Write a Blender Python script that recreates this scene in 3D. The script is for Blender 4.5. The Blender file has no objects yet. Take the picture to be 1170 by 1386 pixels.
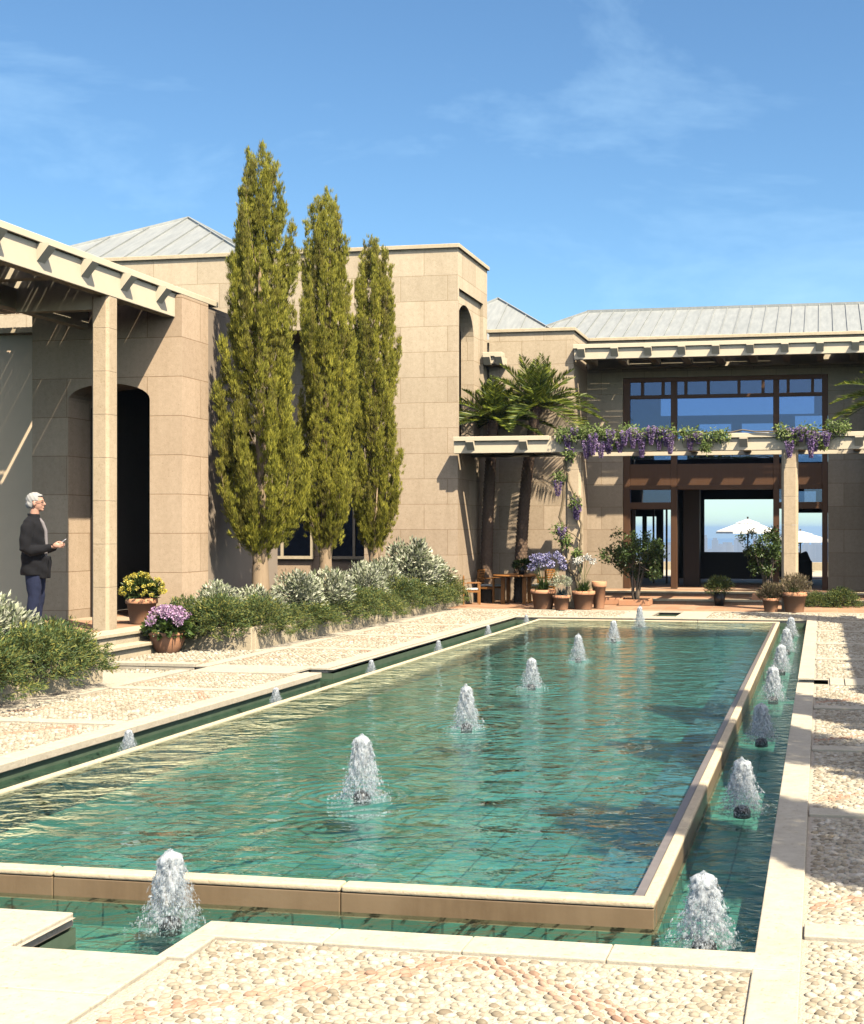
import bpy, bmesh, math, random
import numpy as np
from mathutils import Vector, Matrix
from mathutils.geometry import tessellate_polygon
R = math.radians
scn = bpy.context.scene
COL = scn.collection
rng = np.random.default_rng(7)
random.seed(7)
PI = math.pi

# ------------------------------------------------------------------ scene objects
def tag(o, label=None, cat=None, group=None, kind=None):
    if label: o['label'] = label
    if cat: o['category'] = cat
    if group: o['group'] = group
    if kind: o['kind'] = kind
    return o

def empty(name, loc=(0, 0, 0), rz=0, label=None, cat=None, group=None):
    o = bpy.data.objects.new(name, None)
    o.empty_display_size = 0.2
    COL.objects.link(o)
    o.location = loc
    o.rotation_euler = (0, 0, rz)
    return tag(o, label, cat, group)

def link(name, me, parent=None):
    o = bpy.data.objects.new(name, me)
    COL.objects.link(o)
    if parent is not None:
        o.parent = parent
    return o

def copy_tree(o, parent=None):
    c = o.copy()
    COL.objects.link(c)
    c.parent = parent
    for ch in list(o.children):
        copy_tree(ch, c)
    return c

def bevel(o, w=0.01, seg=2):
    m = o.modifiers.new('bevel', 'BEVEL')
    m.width = w
    m.segments = seg
    m.limit_method = 'ANGLE'
    m.angle_limit = R(40)
    return o

class MB:
    """collects shapes for one mesh"""
    def __init__(s):
        s.v = []; s.f = []; s.mi = []; s.sm = []
    def add(s, vs, fs, mi=0, smooth=False):
        n = len(s.v)
        s.v.extend([tuple(v) for v in vs])
        for f in fs:
            s.f.append(tuple(i + n for i in f)); s.mi.append(mi); s.sm.append(smooth)
        return s
    def box(s, x0, x1, y0, y1, z0, z1, mi=0):
        v = [(x0,y0,z0),(x1,y0,z0),(x1,y1,z0),(x0,y1,z0),(x0,y0,z1),(x1,y0,z1),(x1,y1,z1),(x0,y1,z1)]
        return s.add(v, [(3,2,1,0),(4,5,6,7),(0,1,5,4),(1,2,6,5),(2,3,7,6),(3,0,4,7)], mi)
    def obox(s, c, ax, ay, az, mi=0):
        c = Vector(c); ax = Vector(ax); ay = Vector(ay); az = Vector(az)
        v = [c-ax-ay-az, c+ax-ay-az, c+ax+ay-az, c-ax+ay-az, c-ax-ay+az, c+ax-ay+az, c+ax+ay+az, c-ax+ay+az]
        return s.add(v, [(3,2,1,0),(4,5,6,7),(0,1,5,4),(1,2,6,5),(2,3,7,6),(3,0,4,7)], mi)
    def bar(s, a, b, w, h, up=(0,0,1), mi=0):
        a = Vector(a); b = Vector(b); d = (b-a)
        x = d.normalized(); y = Vector(up).cross(x)
        if y.length < 1e-4: y = Vector((1,0,0)).cross(x)
        y.normalize(); z = x.cross(y)
        return s.obox((a+b)/2, d/2, y*w/2, z*h/2, mi)
    def tube(s, pts, rad, n=8, mi=0, cap=True, sx=1.0, sy=1.0):
        pts = [Vector(p) for p in pts]
        if not hasattr(rad, '__len__'): rad = [rad]*len(pts)
        vs = []; fs = []
        prev = None
        for i, p in enumerate(pts):
            t = (pts[min(i+1, len(pts)-1)] - pts[max(i-1, 0)])
            t = t.normalized() if t.length > 1e-9 else Vector((0,0,1))
            if prev is None:
                a = Vector((1,0,0)) if abs(t.x) < 0.9 else Vector((0,1,0))
                u = (a - t*a.dot(t)).normalized()
            else:
                u = (prev - t*prev.dot(t)).normalized()
            prev = u; w = t.cross(u)
            for k in range(n):
                an = 2*PI*k/n
                vs.append(p + (u*math.cos(an)*sx + w*math.sin(an)*sy)*rad[i])
        for i in range(len(pts)-1):
            for k in range(n):
                a = i*n+k; b = i*n+(k+1) % n
                fs.append((a, b, b+n, a+n))
        if cap:
            fs.append(tuple(range(n-1, -1, -1)))
            m = (len(pts)-1)*n
            fs.append(tuple(range(m, m+n)))
        return s.add(vs, fs, mi, True)
    def lathe(s, prof, c=(0,0,0), n=24, mi=0, smooth=True):
        vs = []; fs = []
        for (r, z) in prof:
            for k in range(n):
                a = 2*PI*k/n
                vs.append((c[0]+r*math.cos(a), c[1]+r*math.sin(a), c[2]+z))
        for i in range(len(prof)-1):
            for k in range(n):
                a = i*n+k; b = i*n+(k+1) % n
                fs.append((a, b, b+n, a+n))
        return s.add(vs, fs, mi, smooth)
    def disc(s, c, r, n=24, mi=0, up=True):
        vs = [(c[0]+r*math.cos(2*PI*k/n), c[1]+r*math.sin(2*PI*k/n), c[2]) for k in range(n)]
        return s.add(vs, [tuple(range(n)) if up else tuple(range(n-1,-1,-1))], mi)
    def ell(s, c, r, nu=16, nv=10, mi=0, M=None):
        vs = []; fs = []
        c = Vector(c)
        for j in range(nv+1):
            th = PI*j/nv
            for i in range(nu):
                ph = 2*PI*i/nu
                p = Vector((r[0]*math.sin(th)*math.cos(ph), r[1]*math.sin(th)*math.sin(ph), -r[2]*math.cos(th)))
                if M is not None: p = M @ p
                vs.append(c+p)
        for j in range(nv):
            for i in range(nu):
                a = j*nu+i; b = j*nu+(i+1) % nu
                fs.append((a, b, b+nu, a+nu))
        return s.add(vs, fs, mi, True)
    def plate(s, loops, plane, d0, d1, mi=0, mi_side=None):
        """flat outline (first loop) with holes, given thickness d0..d1. plane 'xz' -> depth along y, 'yz' -> depth along x, 'xy' -> depth along z"""
        if mi_side is None: mi_side = mi
        def P(a, b, d):
            return {'xz': (a, d, b), 'yz': (d, a, b), 'xy': (a, b, d)}[plane]
        tris = tessellate_polygon([[Vector((a, b, 0)) for a, b in lp] for lp in loops])
        flat = [p for lp in loops for p in lp]
        n = len(flat)
        vs = [P(a, b, d0) for a, b in flat] + [P(a, b, d1) for a, b in flat]
        fs = []
        for t in tris:
            a, b, c = t
            ar = (flat[b][0]-flat[a][0])*(flat[c][1]-flat[a][1])-(flat[b][1]-flat[a][1])*(flat[c][0]-flat[a][0])
            if abs(ar) < 1e-10: continue
            fs.append((a, b, c)); fs.append((c+n, b+n, a+n))
        s.add(vs, fs, mi)
        i0 = 0
        for lp in loops:
            m = len(lp)
            q = []
            for i in range(m):
                a = i0+i; b = i0+(i+1) % m
                q.append((a, b, b+n, a+n))
            k = len(s.v)-len(vs)
            for f in q:
                s.f.append(tuple(x+k for x in f)); s.mi.append(mi_side); s.sm.append(False)
            i0 += m
        return s
    def build(s, name, mats, parent=None, fix=True):
        me = bpy.data.meshes.new(name)
        me.from_pydata(s.v, [], s.f)
        if not isinstance(mats, (list, tuple)): mats = [mats]
        for m in mats: me.materials.append(m)
        me.polygons.foreach_set('material_index', s.mi)
        me.polygons.foreach_set('use_smooth', s.sm)
        if fix:
            bm = bmesh.new(); bm.from_mesh(me)
            bmesh.ops.recalc_face_normals(bm, faces=bm.faces[:])
            bm.to_mesh(me); bm.free()
        me.update()
        return link(name, me, parent)

def npmesh(name, V, F, mats, parent=None, smooth=False, mi=None):
    """V (n,3), F (m,k) arrays -> object"""
    V = np.asarray(V, dtype=np.float32); F = np.asarray(F, dtype=np.int32)
    me = bpy.data.meshes.new(name)
    me.vertices.add(len(V)); me.vertices.foreach_set('co', V.ravel())
    k = F.shape[1]
    me.loops.add(F.size); me.loops.foreach_set('vertex_index', F.ravel())
    me.polygons.add(len(F))
    me.polygons.foreach_set('loop_start', np.arange(0, F.size, k, dtype=np.int32))
    if smooth: me.polygons.foreach_set('use_smooth', np.ones(len(F), dtype=bool))
    if not isinstance(mats, (list, tuple)): mats = [mats]
    for m in mats: me.materials.append(m)
    if mi is not None: me.polygons.foreach_set('material_index', np.asarray(mi, dtype=np.int32))
    me.update(calc_edges=True); me.validate()
    return link(name, me, parent)

# ------------------------------------------------------------------ materials
def newmat(name):
    m = bpy.data.materials.new(name)
    m.use_nodes = True
    nt = m.node_tree
    b = nt.nodes['Principled BSDF']
    return m, nt, b
def N(nt, t, **kw):
    n = nt.nodes.new(t)
    for k, v in kw.items():
        if k.startswith('i_'):
            n.inputs[k[2:].replace('_', ' ')].default_value = v
        else:
            setattr(n, k, v)
    return n
def mixc(nt, fac, a, b, bt='MIX'):
    n = nt.nodes.new('ShaderNodeMix'); n.data_type = 'RGBA'; n.blend_type = bt
    for sock, val in ((n.inputs[0], fac), (n.inputs[6], a), (n.inputs[7], b)):
        if hasattr(val, 'is_output'): nt.links.new(val, sock)
        elif isinstance(val, (int, float)): sock.default_value = val
        else: sock.default_value = (*val, 1) if len(val) == 3 else val
    return n.outputs[2]
def mth(nt, op, a, b=None, c=None):
    n = nt.nodes.new('ShaderNodeMath'); n.operation = op
    for i, val in enumerate((a, b, c)):
        if val is None: continue
        if hasattr(val, 'is_output'): nt.links.new(val, n.inputs[i])
        else: n.inputs[i].default_value = val
    return n.outputs[0]
def ramp(nt, fac, stops):
    n = nt.nodes.new('ShaderNodeValToRGB')
    el = n.color_ramp.elements
    while len(el) > 1: el.remove(el[-1])
    el[0].position = stops[0][0]; el[0].color = (*stops[0][1], 1)
    for p, c in stops[1:]:
        e = el.new(p); e.color = (*c, 1)
    nt.links.new(fac, n.inputs[0])
    return n.outputs[0]
def noise(nt, vec, scale, detail=4, rough=0.55, dist=0.0):
    n = N(nt, 'ShaderNodeTexNoise')
    n.inputs['Scale'].default_value = scale; n.inputs['Detail'].default_value = detail
    n.inputs['Roughness'].default_value = rough; n.inputs['Distortion'].default_value = dist
    if vec is not None: nt.links.new(vec, n.inputs['Vector'])
    return n.outputs['Fac']
def pos(nt):
    return N(nt, 'ShaderNodeNewGeometry').outputs['Position']
def objc(nt):
    return N(nt, 'ShaderNodeTexCoord').outputs['Object']
def bump(nt, b, h, strength=0.3, dist=0.01):
    n = N(nt, 'ShaderNodeBump'); n.inputs['Strength'].default_value = strength
    n.inputs['Distance'].default_value = dist
    nt.links.new(h, n.inputs['Height']); nt.links.new(n.outputs[0], b.inputs['Normal'])
def mapping(nt, vec, sc=(1,1,1), rot=(0,0,0)):
    n = N(nt, 'ShaderNodeMapping'); n.inputs['Scale'].default_value = sc; n.inputs['Rotation'].default_value = rot
    nt.links.new(vec, n.inputs['Vector']); return n.outputs[0]

def stone(name, c1, c2, joint=True, bw=1.05, rh=0.545, low=None, rough=0.85, mort=0.45, off=0.5, z0=0.0):
    m, nt, b = newmat(name)
    g = N(nt, 'ShaderNodeNewGeometry'); p = g.outputs['Position']
    n1 = noise(nt, p, 0.9, 5); n2 = noise(nt, p, 14, 6, 0.7)
    col = mixc(nt, n1, c1, c2)
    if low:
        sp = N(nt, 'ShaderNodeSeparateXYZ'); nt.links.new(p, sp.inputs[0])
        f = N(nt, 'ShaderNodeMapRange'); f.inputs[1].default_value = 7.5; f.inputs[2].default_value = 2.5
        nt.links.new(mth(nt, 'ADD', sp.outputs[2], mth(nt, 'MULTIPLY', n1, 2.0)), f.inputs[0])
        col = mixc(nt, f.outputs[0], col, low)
    pit = ramp(nt, noise(nt, p, 42, 3, 0.6), [(0.0, (0.5,0.42,0.34)), (0.33, (0.72,0.66,0.58)), (0.40, (1,1,1)), (1, (1,1,1))])
    col = mixc(nt, 0.65, col, pit, 'MULTIPLY')
    fine = ramp(nt, n2, [(0.25, (0.86,0.84,0.80)), (0.75, (1.08,1.07,1.05))])
    col = mixc(nt, 1.0, col, fine, 'MULTIPLY')
    sk = ramp(nt, noise(nt, mapping(nt, p, (2.6,2.6,.35)), 1.5, 5, .65), [(0.36,(0.84,0.82,0.78)),(0.58,(1.03,1.03,1.02))])
    col = mixc(nt, 0.4, col, sk, 'MULTIPLY')
    hgt = noise(nt, p, 42, 3, 0.6)
    if joint:
        sp = N(nt, 'ShaderNodeSeparateXYZ'); nt.links.new(p, sp.inputs[0])
        sn = N(nt, 'ShaderNodeSeparateXYZ'); nt.links.new(g.outputs['True Normal'], sn.inputs[0])
        u = mth(nt, 'ADD', mth(nt, 'MULTIPLY', sp.outputs[0], mth(nt, 'ABSOLUTE', sn.outputs[1])), mth(nt, 'MULTIPLY', sp.outputs[1], mth(nt, 'ABSOLUTE', sn.outputs[0])))
        cb = N(nt, 'ShaderNodeCombineXYZ'); nt.links.new(u, cb.inputs[0]); nt.links.new(mth(nt, 'ADD', sp.outputs[2], z0), cb.inputs[1])
        br = N(nt, 'ShaderNodeTexBrick'); br.offset = off
        nt.links.new(cb.outputs[0], br.inputs['Vector'])
        br.inputs['Scale'].default_value = 1.0; br.inputs['Mortar Size'].default_value = 0.006
        br.inputs['Mortar Smooth'].default_value = 0.2; br.inputs['Brick Width'].default_value = bw; br.inputs['Row Height'].default_value = rh
        br.inputs['Color1'].default_value = (0.86,0.84,0.81,1); br.inputs['Color2'].default_value = (1.07,1.06,1.04,1); br.inputs['Mortar'].default_value = (mort,mort*0.88,mort*0.75,1)
        col = mixc(nt, 1.0, col, br.outputs['Color'], 'MULTIPLY')
        hgt = mth(nt, 'SUBTRACT', mth(nt, 'MULTIPLY', hgt, 0.6), br.outputs['Fac'])
    nt.links.new(col, b.inputs['Base Color'])
    b.inputs['Roughness'].default_value = rough
    b.inputs['Specular IOR Level'].default_value = 0.25
    bump(nt, b, hgt, 0.5, 0.006)
    return m

def simple(name, col, rough=0.6, var=0.12, scale=8, metal=0.0, bmp=0.0, spec=0.4, coord='pos', col2=None, bs=40):
    m, nt, b = newmat(name)
    p = pos(nt) if coord == 'pos' else objc(nt)
    n1 = noise(nt, p, scale, 5, 0.6)
    c2 = col2 if col2 else tuple(max(0, c*(1-2*var)) for c in col)
    c1 = tuple(c*(1+var) for c in col)
    nt.links.new(mixc(nt, n1, c1, c2), b.inputs['Base Color'])
    b.inputs['Roughness'].default_value = rough; b.inputs['Metallic'].default_value = metal
    b.inputs['Specular IOR Level'].default_value = spec
    if bmp: bump(nt, b, noise(nt, p, bs, 4), bmp, 0.004)
    return m

def wood(name, c1, c2, rough=0.5, axis_scale=(30,30,3)):
    m, nt, b = newmat(name)
    p = mapping(nt, pos(nt), axis_scale)
    n1 = noise(nt, p, 1.0, 6, 0.65, 0.4)
    nt.links.new(mixc(nt, n1, c1, c2), b.inputs['Base Color'])
    b.inputs['Roughness'].default_value = rough; b.inputs['Specular IOR Level'].default_value = 0.35
    bump(nt, b, n1, 0.25, 0.003)
    return m

def leafmat(name, c1, c2, c3=None, trans=0.3, rough=0.5, spec=0.35, patch=None):
    m, nt, b = newmat(name)
    g = N(nt, 'ShaderNodeNewGeometry')
    r = g.outputs['Random Per Island']
    st = [(0.0, c1), (0.55, c2)] + ([(1.0, c3)] if c3 else [])
    c = ramp(nt, r, st)
    big = ramp(nt, noise(nt, g.outputs['Position'], 2.6, 2), [(0.3, (0.7,0.72,0.7)), (0.7, (1.2,1.18,1.1))])
    c = mixc(nt, 1.0, c, big, 'MULTIPLY')
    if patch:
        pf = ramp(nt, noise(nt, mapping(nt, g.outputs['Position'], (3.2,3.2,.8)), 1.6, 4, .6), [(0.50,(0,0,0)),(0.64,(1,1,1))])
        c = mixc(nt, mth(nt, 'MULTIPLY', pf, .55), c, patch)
    nt.links.new(c, b.inputs['Base Color'])
    b.inputs['Roughness'].default_value = rough; b.inputs['Specular IOR Level'].default_value = spec
    tr = N(nt, 'ShaderNodeBsdfTranslucent'); nt.links.new(c, tr.inputs['Color'])
    mx = N(nt, 'ShaderNodeMixShader'); mx.inputs[0].default_value = trans
    nt.links.new(b.outputs[0], mx.inputs[1]); nt.links.new(tr.outputs[0], mx.inputs[2])
    nt.links.new(mx.outputs[0], nt.nodes['Material Output'].inputs['Surface'])
    return m

M = {}
CREAM = (0.65, 0.55, 0.405); CREAM2 = (0.59, 0.49, 0.35)
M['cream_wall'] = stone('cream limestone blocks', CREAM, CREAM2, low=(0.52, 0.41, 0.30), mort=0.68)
M['cream_trim'] = stone('cream limestone trim', (0.64,0.545,0.385), (0.58,0.485,0.335), joint=False)
M['tan_wall'] = stone('tan sandstone blocks', (0.60,0.465,0.335), (0.54,0.41,0.29), bw=1.3, rh=0.575, mort=0.62, z0=0.14)
M['plaster'] = simple('pale plaster', (0.84,0.64,0.43), 0.9, 0.05, 3, bmp=0.15, spec=0.2)
M['pave'] = stone('pale paving slab', (0.55,0.50,0.395), (0.50,0.45,0.35), joint=False, rough=0.8)
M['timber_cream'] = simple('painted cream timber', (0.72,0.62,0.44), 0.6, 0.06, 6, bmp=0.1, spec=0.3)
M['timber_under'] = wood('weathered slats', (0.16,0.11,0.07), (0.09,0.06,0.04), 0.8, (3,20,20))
M['wood_brown'] = wood('brown window timber', (0.125,0.06,0.028), (0.08,0.038,0.018), 0.5, (25,25,2))
M['wood_dark'] = wood('dark ceiling timber', (0.05,0.03,0.02), (0.03,0.02,0.015), 0.6)
M['teak'] = wood('oiled teak', (0.40,0.18,0.05), (0.28,0.11,0.03), 0.45, (30,30,6))
M['terracotta'] = simple('terracotta pot', (0.56,0.24,0.11), 0.8, 0.12, 5, bmp=0.15, coord='obj', col2=(0.60,0.33,0.19))
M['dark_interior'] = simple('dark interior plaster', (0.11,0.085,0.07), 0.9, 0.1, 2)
M['sofa'] = simple('dark brown upholstery', (0.05,0.042,0.037), 0.9, 0.08, 8, bmp=0.2)
M['cushion'] = simple('white seat cushion', (0.7,0.68,0.62), 0.9, 0.05, 8, bmp=0.2)
M['canvas'] = simple('white parasol canvas', (0.86,0.85,0.80), 0.85, 0.03, 4)
M['metal_dark'] = simple('dark metal', (0.05,0.05,0.05), 0.4, 0.1, 8, metal=0.6)
M['soil'] = simple('dark soil', (0.06,0.04,0.025), 0.95, 0.3, 30, bmp=0.6)
M['bark'] = wood('cypress bark', (0.42,0.31,0.19), (0.26,0.18,0.11), 0.9, (40,40,4))
M['bark_grey'] = wood('grey bark', (0.26,0.20,0.14), (0.15,0.11,0.08), 0.9, (40,40,6))
M['vine'] = wood('vine bark', (0.24,0.19,0.11), (0.15,0.11,0.07), 0.9, (40,40,6))

# floor tiles
def tiles(name, c1, c2, mort, size=0.3, rough=0.6, wobble=0.0, coord_yz=False, bmp=0.3):
    m, nt, b = newmat(name)
    p = pos(nt)
    if wobble:
        nn = N(nt, 'ShaderNodeTexNoise'); nn.inputs['Scale'].default_value = 3.0; nn.inputs['Detail'].default_value = 2
        nt.links.new(p, nn.inputs['Vector'])
        va = N(nt, 'ShaderNodeVectorMath', operation='MULTIPLY_ADD')
        nt.links.new(nn.outputs['Color'], va.inputs[0]); va.inputs[1].default_value = (wobble,)*3; nt.links.new(p, va.inputs[2])
        pp = va.outputs[0]
    else: pp = p
    br = N(nt, 'ShaderNodeTexBrick'); br.offset = 0.0
    nt.links.new(pp, br.inputs['Vector'])
    br.inputs['Scale'].default_value = 1.0; br.inputs['Mortar Size'].default_value = 0.006
    br.inputs['Brick Width'].default_value = size; br.inputs['Row Height'].default_value = size
    br.inputs['Color1'].default_value = (*c1, 1); br.inputs['Color2'].default_value = (*c2, 1); br.inputs['Mortar'].default_value = (*mort, 1)
    f = ramp(nt, noise(nt, p, 1.7, 5), [(0.3, (0.75,0.78,0.76)), (0.7, (1.15,1.12,1.1))])
    nt.links.new(mixc(nt, 1.0, br.outputs['Color'], f, 'MULTIPLY'), b.inputs['Base Color'])
    b.inputs['Roughness'].default_value = rough
    bump(nt, b, mth(nt, 'SUBTRACT', 1.0, br.outputs['Fac']), bmp, 0.003)
    return m
M['terrace_tile'] = tiles('terracotta terrace tile', (0.42,0.22,0.12), (0.47,0.28,0.17), (0.38,0.30,0.21), 0.32, 0.75)
M['pool_tile'] = tiles('green glazed pool tile', (0.050,0.096,0.100), (0.070,0.130,0.130), (0.050,0.096,0.098), 0.24, 0.5, wobble=0.22)
M['bench_tile'] = tiles('lighter green bench tile', (0.085,0.19,0.19), (0.11,0.23,0.225), (0.07,0.16,0.155), 0.24, 0.5, wobble=0.10)
M['channel_tile'] = tiles('pale green channel tile', (0.075,0.21,0.155), (0.11,0.27,0.20), (0.035,0.11,0.085), 0.24, 0.5, wobble=0.03)

# fine grit bed beneath pebbles
m, nt, b = newmat('pale grit mortar')
p = pos(nt)
vo = N(nt, 'ShaderNodeTexVoronoi'); vo.inputs['Scale'].default_value = 110; nt.links.new(p, vo.inputs['Vector'])
c = ramp(nt, vo.outputs['Color'], [(0.0, (0.30,0.24,0.16)), (0.35, (0.48,0.42,0.32)), (1, (0.60,0.55,0.45))])
nt.links.new(mixc(nt, noise(nt, p, 3, 4), c, (0.44,0.385,0.29)), b.inputs['Base Color'])
b.inputs['Roughness'].default_value = 0.9
bump(nt, b, vo.outputs['Distance'], 0.6, 0.006)
M['grit'] = m
# pebbles
def pebmat(name, cols):
    m, nt, b = newmat(name)
    g = N(nt, 'ShaderNodeNewGeometry')
    c = ramp(nt, g.outputs['Random Per Island'], cols)
    f = ramp(nt, noise(nt, g.outputs['Position'], 60, 4, 0.7), [(0.3, (0.82,0.80,0.76)), (0.7, (1.08,1.06,1.04))])
    c = mixc(nt, 1.0, c, f, 'MULTIPLY')
    big = ramp(nt, noise(nt, g.outputs['Position'], 1.3, 4, 0.6), [(0.35, (0.86,0.82,0.76)), (0.62, (1.05,1.04,1.02))])
    c = mixc(nt, 1.0, c, big, 'MULTIPLY')
    nt.links.new(c, b.inputs['Base Color']); b.inputs['Roughness'].default_value = 0.65
    b.inputs['Specular IOR Level'].default_value = 0.3
    bump(nt, b, noise(nt, g.outputs['Position'], 90, 3), 0.15, 0.003)
    return m
M['pebble'] = pebmat('cream pebbles', [(0.0, (0.26,0.225,0.165)), (0.3, (0.38,0.34,0.26)), (0.75, (0.46,0.43,0.345)), (1.0, (0.58,0.55,0.47))])
M['pebble_red'] = pebmat('reddish pebbles', [(0.0, (0.34,0.22,0.155)), (0.5, (0.43,0.30,0.215)), (1.0, (0.48,0.37,0.285))])

# standing-seam zinc
m, nt, b = newmat('standing seam zinc')
p = pos(nt)
c = mixc(nt, noise(nt, p, 1.2, 5, 0.65), (0.30,0.315,0.30), (0.40,0.415,0.395))
c = mixc(nt, 1.0, c, ramp(nt, noise(nt, mapping(nt, p, (6,1,1)), 2.0, 4), [(0.3, (0.85,0.86,0.86)), (0.7, (1.08,1.08,1.06))]), 'MULTIPLY')
nt.links.new(c, b.inputs['Base Color']); b.inputs['Roughness'].default_value = 0.5; b.inputs['Metallic'].default_value = 0.25
M['zinc'] = m

# window glass: tinted, partly mirror-like
def glass(name, tint, refl, gcol=(1,1,1)):
    m = bpy.data.materials.new(name); m.use_nodes = True; nt = m.node_tree
    nt.nodes.remove(nt.nodes['Principled BSDF'])
    tr = N(nt, 'ShaderNodeBsdfTransparent'); tr.inputs[0].default_value = (*tint, 1)
    gl = N(nt, 'ShaderNodeBsdfGlossy'); gl.inputs['Color'].default_value = (*gcol, 1); gl.inputs['Roughness'].default_value = 0.02
    fr = N(nt, 'ShaderNodeFresnel'); fr.inputs[0].default_value = 1.5
    f = mth(nt, 'ADD', fr.outputs[0], refl)
    mx = N(nt, 'ShaderNodeMixShader'); nt.links.new(f, mx.inputs[0])
    nt.links.new(tr.outputs[0], mx.inputs[1]); nt.links.new(gl.outputs[0], mx.inputs[2])
    nt.links.new(mx.outputs[0], nt.nodes['Material Output'].inputs['Surface'])
    bp = N(nt, 'ShaderNodeBump'); bp.inputs['Strength'].default_value = 0.04; bp.inputs['Distance'].default_value = 0.05
    nt.links.new(noise(nt, pos(nt), 0.9, 1), bp.inputs['Height']); nt.links.new(bp.outputs[0], gl.inputs['Normal'])
    return m
M['glass_up'] = glass('blue tinted window glass', (0.34,0.42,0.58), 0.10, (0.5,0.62,0.9))
M['glass_low'] = glass('clear door glass', (0.8,0.86,0.9), 0.02)

# water surface
def water(name, tint, s1, s2, strength, fm=1.3, rings=None):
    m = bpy.data.materials.new(name); m.use_nodes = True; nt = m.node_tree
    nt.nodes.remove(nt.nodes['Principled BSDF'])
    tr = N(nt, 'ShaderNodeBsdfTransparent'); tr.inputs[0].default_value = (*tint, 1)
    gl = N(nt, 'ShaderNodeBsdfGlossy'); gl.inputs['Color'].default_value = (0.78, 0.93, 0.86, 1); gl.inputs['Roughness'].default_value = 0.03
    p = pos(nt)
    a = noise(nt, mapping(nt, p, (1.0, 1.25, 1), (0, 0, R(20))), s1, 2, 0.5, 0.9)
    c = noise(nt, mapping(nt, p, (1.0, 1.5, 1), (0, 0, R(-35))), s2, 3, 0.55, 0.5)
    h = mth(nt, 'ADD', mth(nt, 'MULTIPLY', a, 1.3), mth(nt, 'MULTIPLY', c, 0.42))
    if rings:      # circles running out from the row of jets
        x0, y0, st = rings
        sp = N(nt, 'ShaderNodeSeparateXYZ'); nt.links.new(p, sp.inputs[0])
        dx = mth(nt, 'SUBTRACT', sp.outputs[0], x0)
        dy = mth(nt, 'SUBTRACT', mth(nt, 'FLOORED_MODULO', mth(nt, 'SUBTRACT', sp.outputs[1], y0-st/2), st), st/2)
        r_ = mth(nt, 'SQRT', mth(nt, 'ADD', mth(nt, 'MULTIPLY', dx, dx), mth(nt, 'MULTIPLY', dy, dy)))
        wv = mth(nt, 'MULTIPLY', mth(nt, 'SINE', mth(nt, 'ADD', mth(nt, 'MULTIPLY', r_, 52.0), mth(nt, 'MULTIPLY', a, 6.0))), mth(nt, 'POWER', 2.718, mth(nt, 'MULTIPLY', r_, -3.4)))
        h = mth(nt, 'ADD', h, mth(nt, 'MULTIPLY', wv, 0.26))
    bp = N(nt, 'ShaderNodeBump'); bp.inputs['Strength'].default_value = strength; bp.inputs['Distance'].default_value = 0.05
    nt.links.new(h, bp.inputs['Height']); nt.links.new(bp.outputs[0], gl.inputs['Normal'])
    fr = N(nt, 'ShaderNodeFresnel'); fr.inputs[0].default_value = 1.34
    nt.links.new(bp.outputs[0], fr.inputs['Normal'])
    f = mth(nt, 'MINIMUM', mth(nt, 'MULTIPLY', fr.outputs[0], fm), 1.0)
    mx = N(nt, 'ShaderNodeMixShader'); nt.links.new(f, mx.inputs[0])
    nt.links.new(tr.outputs[0], mx.inputs[1]); nt.links.new(gl.outputs[0], mx.inputs[2])
    nt.links.new(mx.outputs[0], nt.nodes['Material Output'].inputs['Surface'])
    return m
M['pool_water'] = water('rippled pool water', (0.72,0.92,0.97), 2.0, 7.5, 1.0, 1.4, (-2.93, 7.40, 2.74))
M['channel_water'] = water('rippled channel water', (0.80,0.95,0.95), 3.5, 11.0, 0.7, 0.95, (-.49, 5.33, 2.6))
m, nt, b = newmat('hazy sea'); b.inputs['Base Color'].default_value = (0.05,0.11,0.15,1); b.inputs['Roughness'].default_value = 0.35
bump(nt, b, noise(nt, pos(nt), 0.15, 4), 0.4, 1.0); M['sea'] = m
# white water of the jets
m = bpy.data.materials.new('aerated water'); m.use_nodes = True; nt = m.node_tree; b = nt.nodes['Principled BSDF']
b.inputs['Base Color'].default_value = (0.88,0.92,0.94,1); b.inputs['Roughness'].default_value = 0.25
tl = N(nt, 'ShaderNodeBsdfTranslucent'); tl.inputs[0].default_value = (0.92,0.96,0.98,1)
m1 = N(nt, 'ShaderNodeMixShader'); m1.inputs[0].default_value = 0.6; nt.links.new(b.outputs[0], m1.inputs[1]); nt.links.new(tl.outputs[0], m1.inputs[2])
tr = N(nt, 'ShaderNodeBsdfTransparent'); tr.inputs[0].default_value = (0.98,0.99,1.0,1)
mx = N(nt, 'ShaderNodeMixShader'); nt.links.new(tr.outputs[0], mx.inputs[1]); nt.links.new(m1.outputs[0], mx.inputs[2])
g = N(nt, 'ShaderNodeNewGeometry')
nt.links.new(mth(nt, 'MULTIPLY_ADD', mth(nt, 'POWER', g.outputs['Random Per Island'], 2.0), 0.50, 0.05), mx.inputs[0])
nt.links.new(mx.outputs[0], nt.nodes['Material Output'].inputs['Surface'])
M['foam'] = m

# wet stained pool rim stone
m, nt, b = newmat('wet brown pool wall stone')
p = pos(nt)
st = ramp(nt, noise(nt, mapping(nt, p, (7, 7, 1.2)), 1.0, 6, 0.7), [(0.25,(0,0,0)),(0.75,(1,1,1))])
c = mixc(nt, st, (0.23,0.16,0.09), (0.14,0.092,0.05))
c = mixc(nt, ramp(nt, noise(nt, p, 1.1, 4), [(0.4, (0,0,0)), (0.65, (1,1,1))]), c, (0.25,0.18,0.105))
nt.links.new(c, b.inputs['Base Color']); b.inputs['Roughness'].default_value = 0.35
bump(nt, b, noise(nt, p, 30, 4), 0.2, 0.004)
M['wet_stone'] = m

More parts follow.
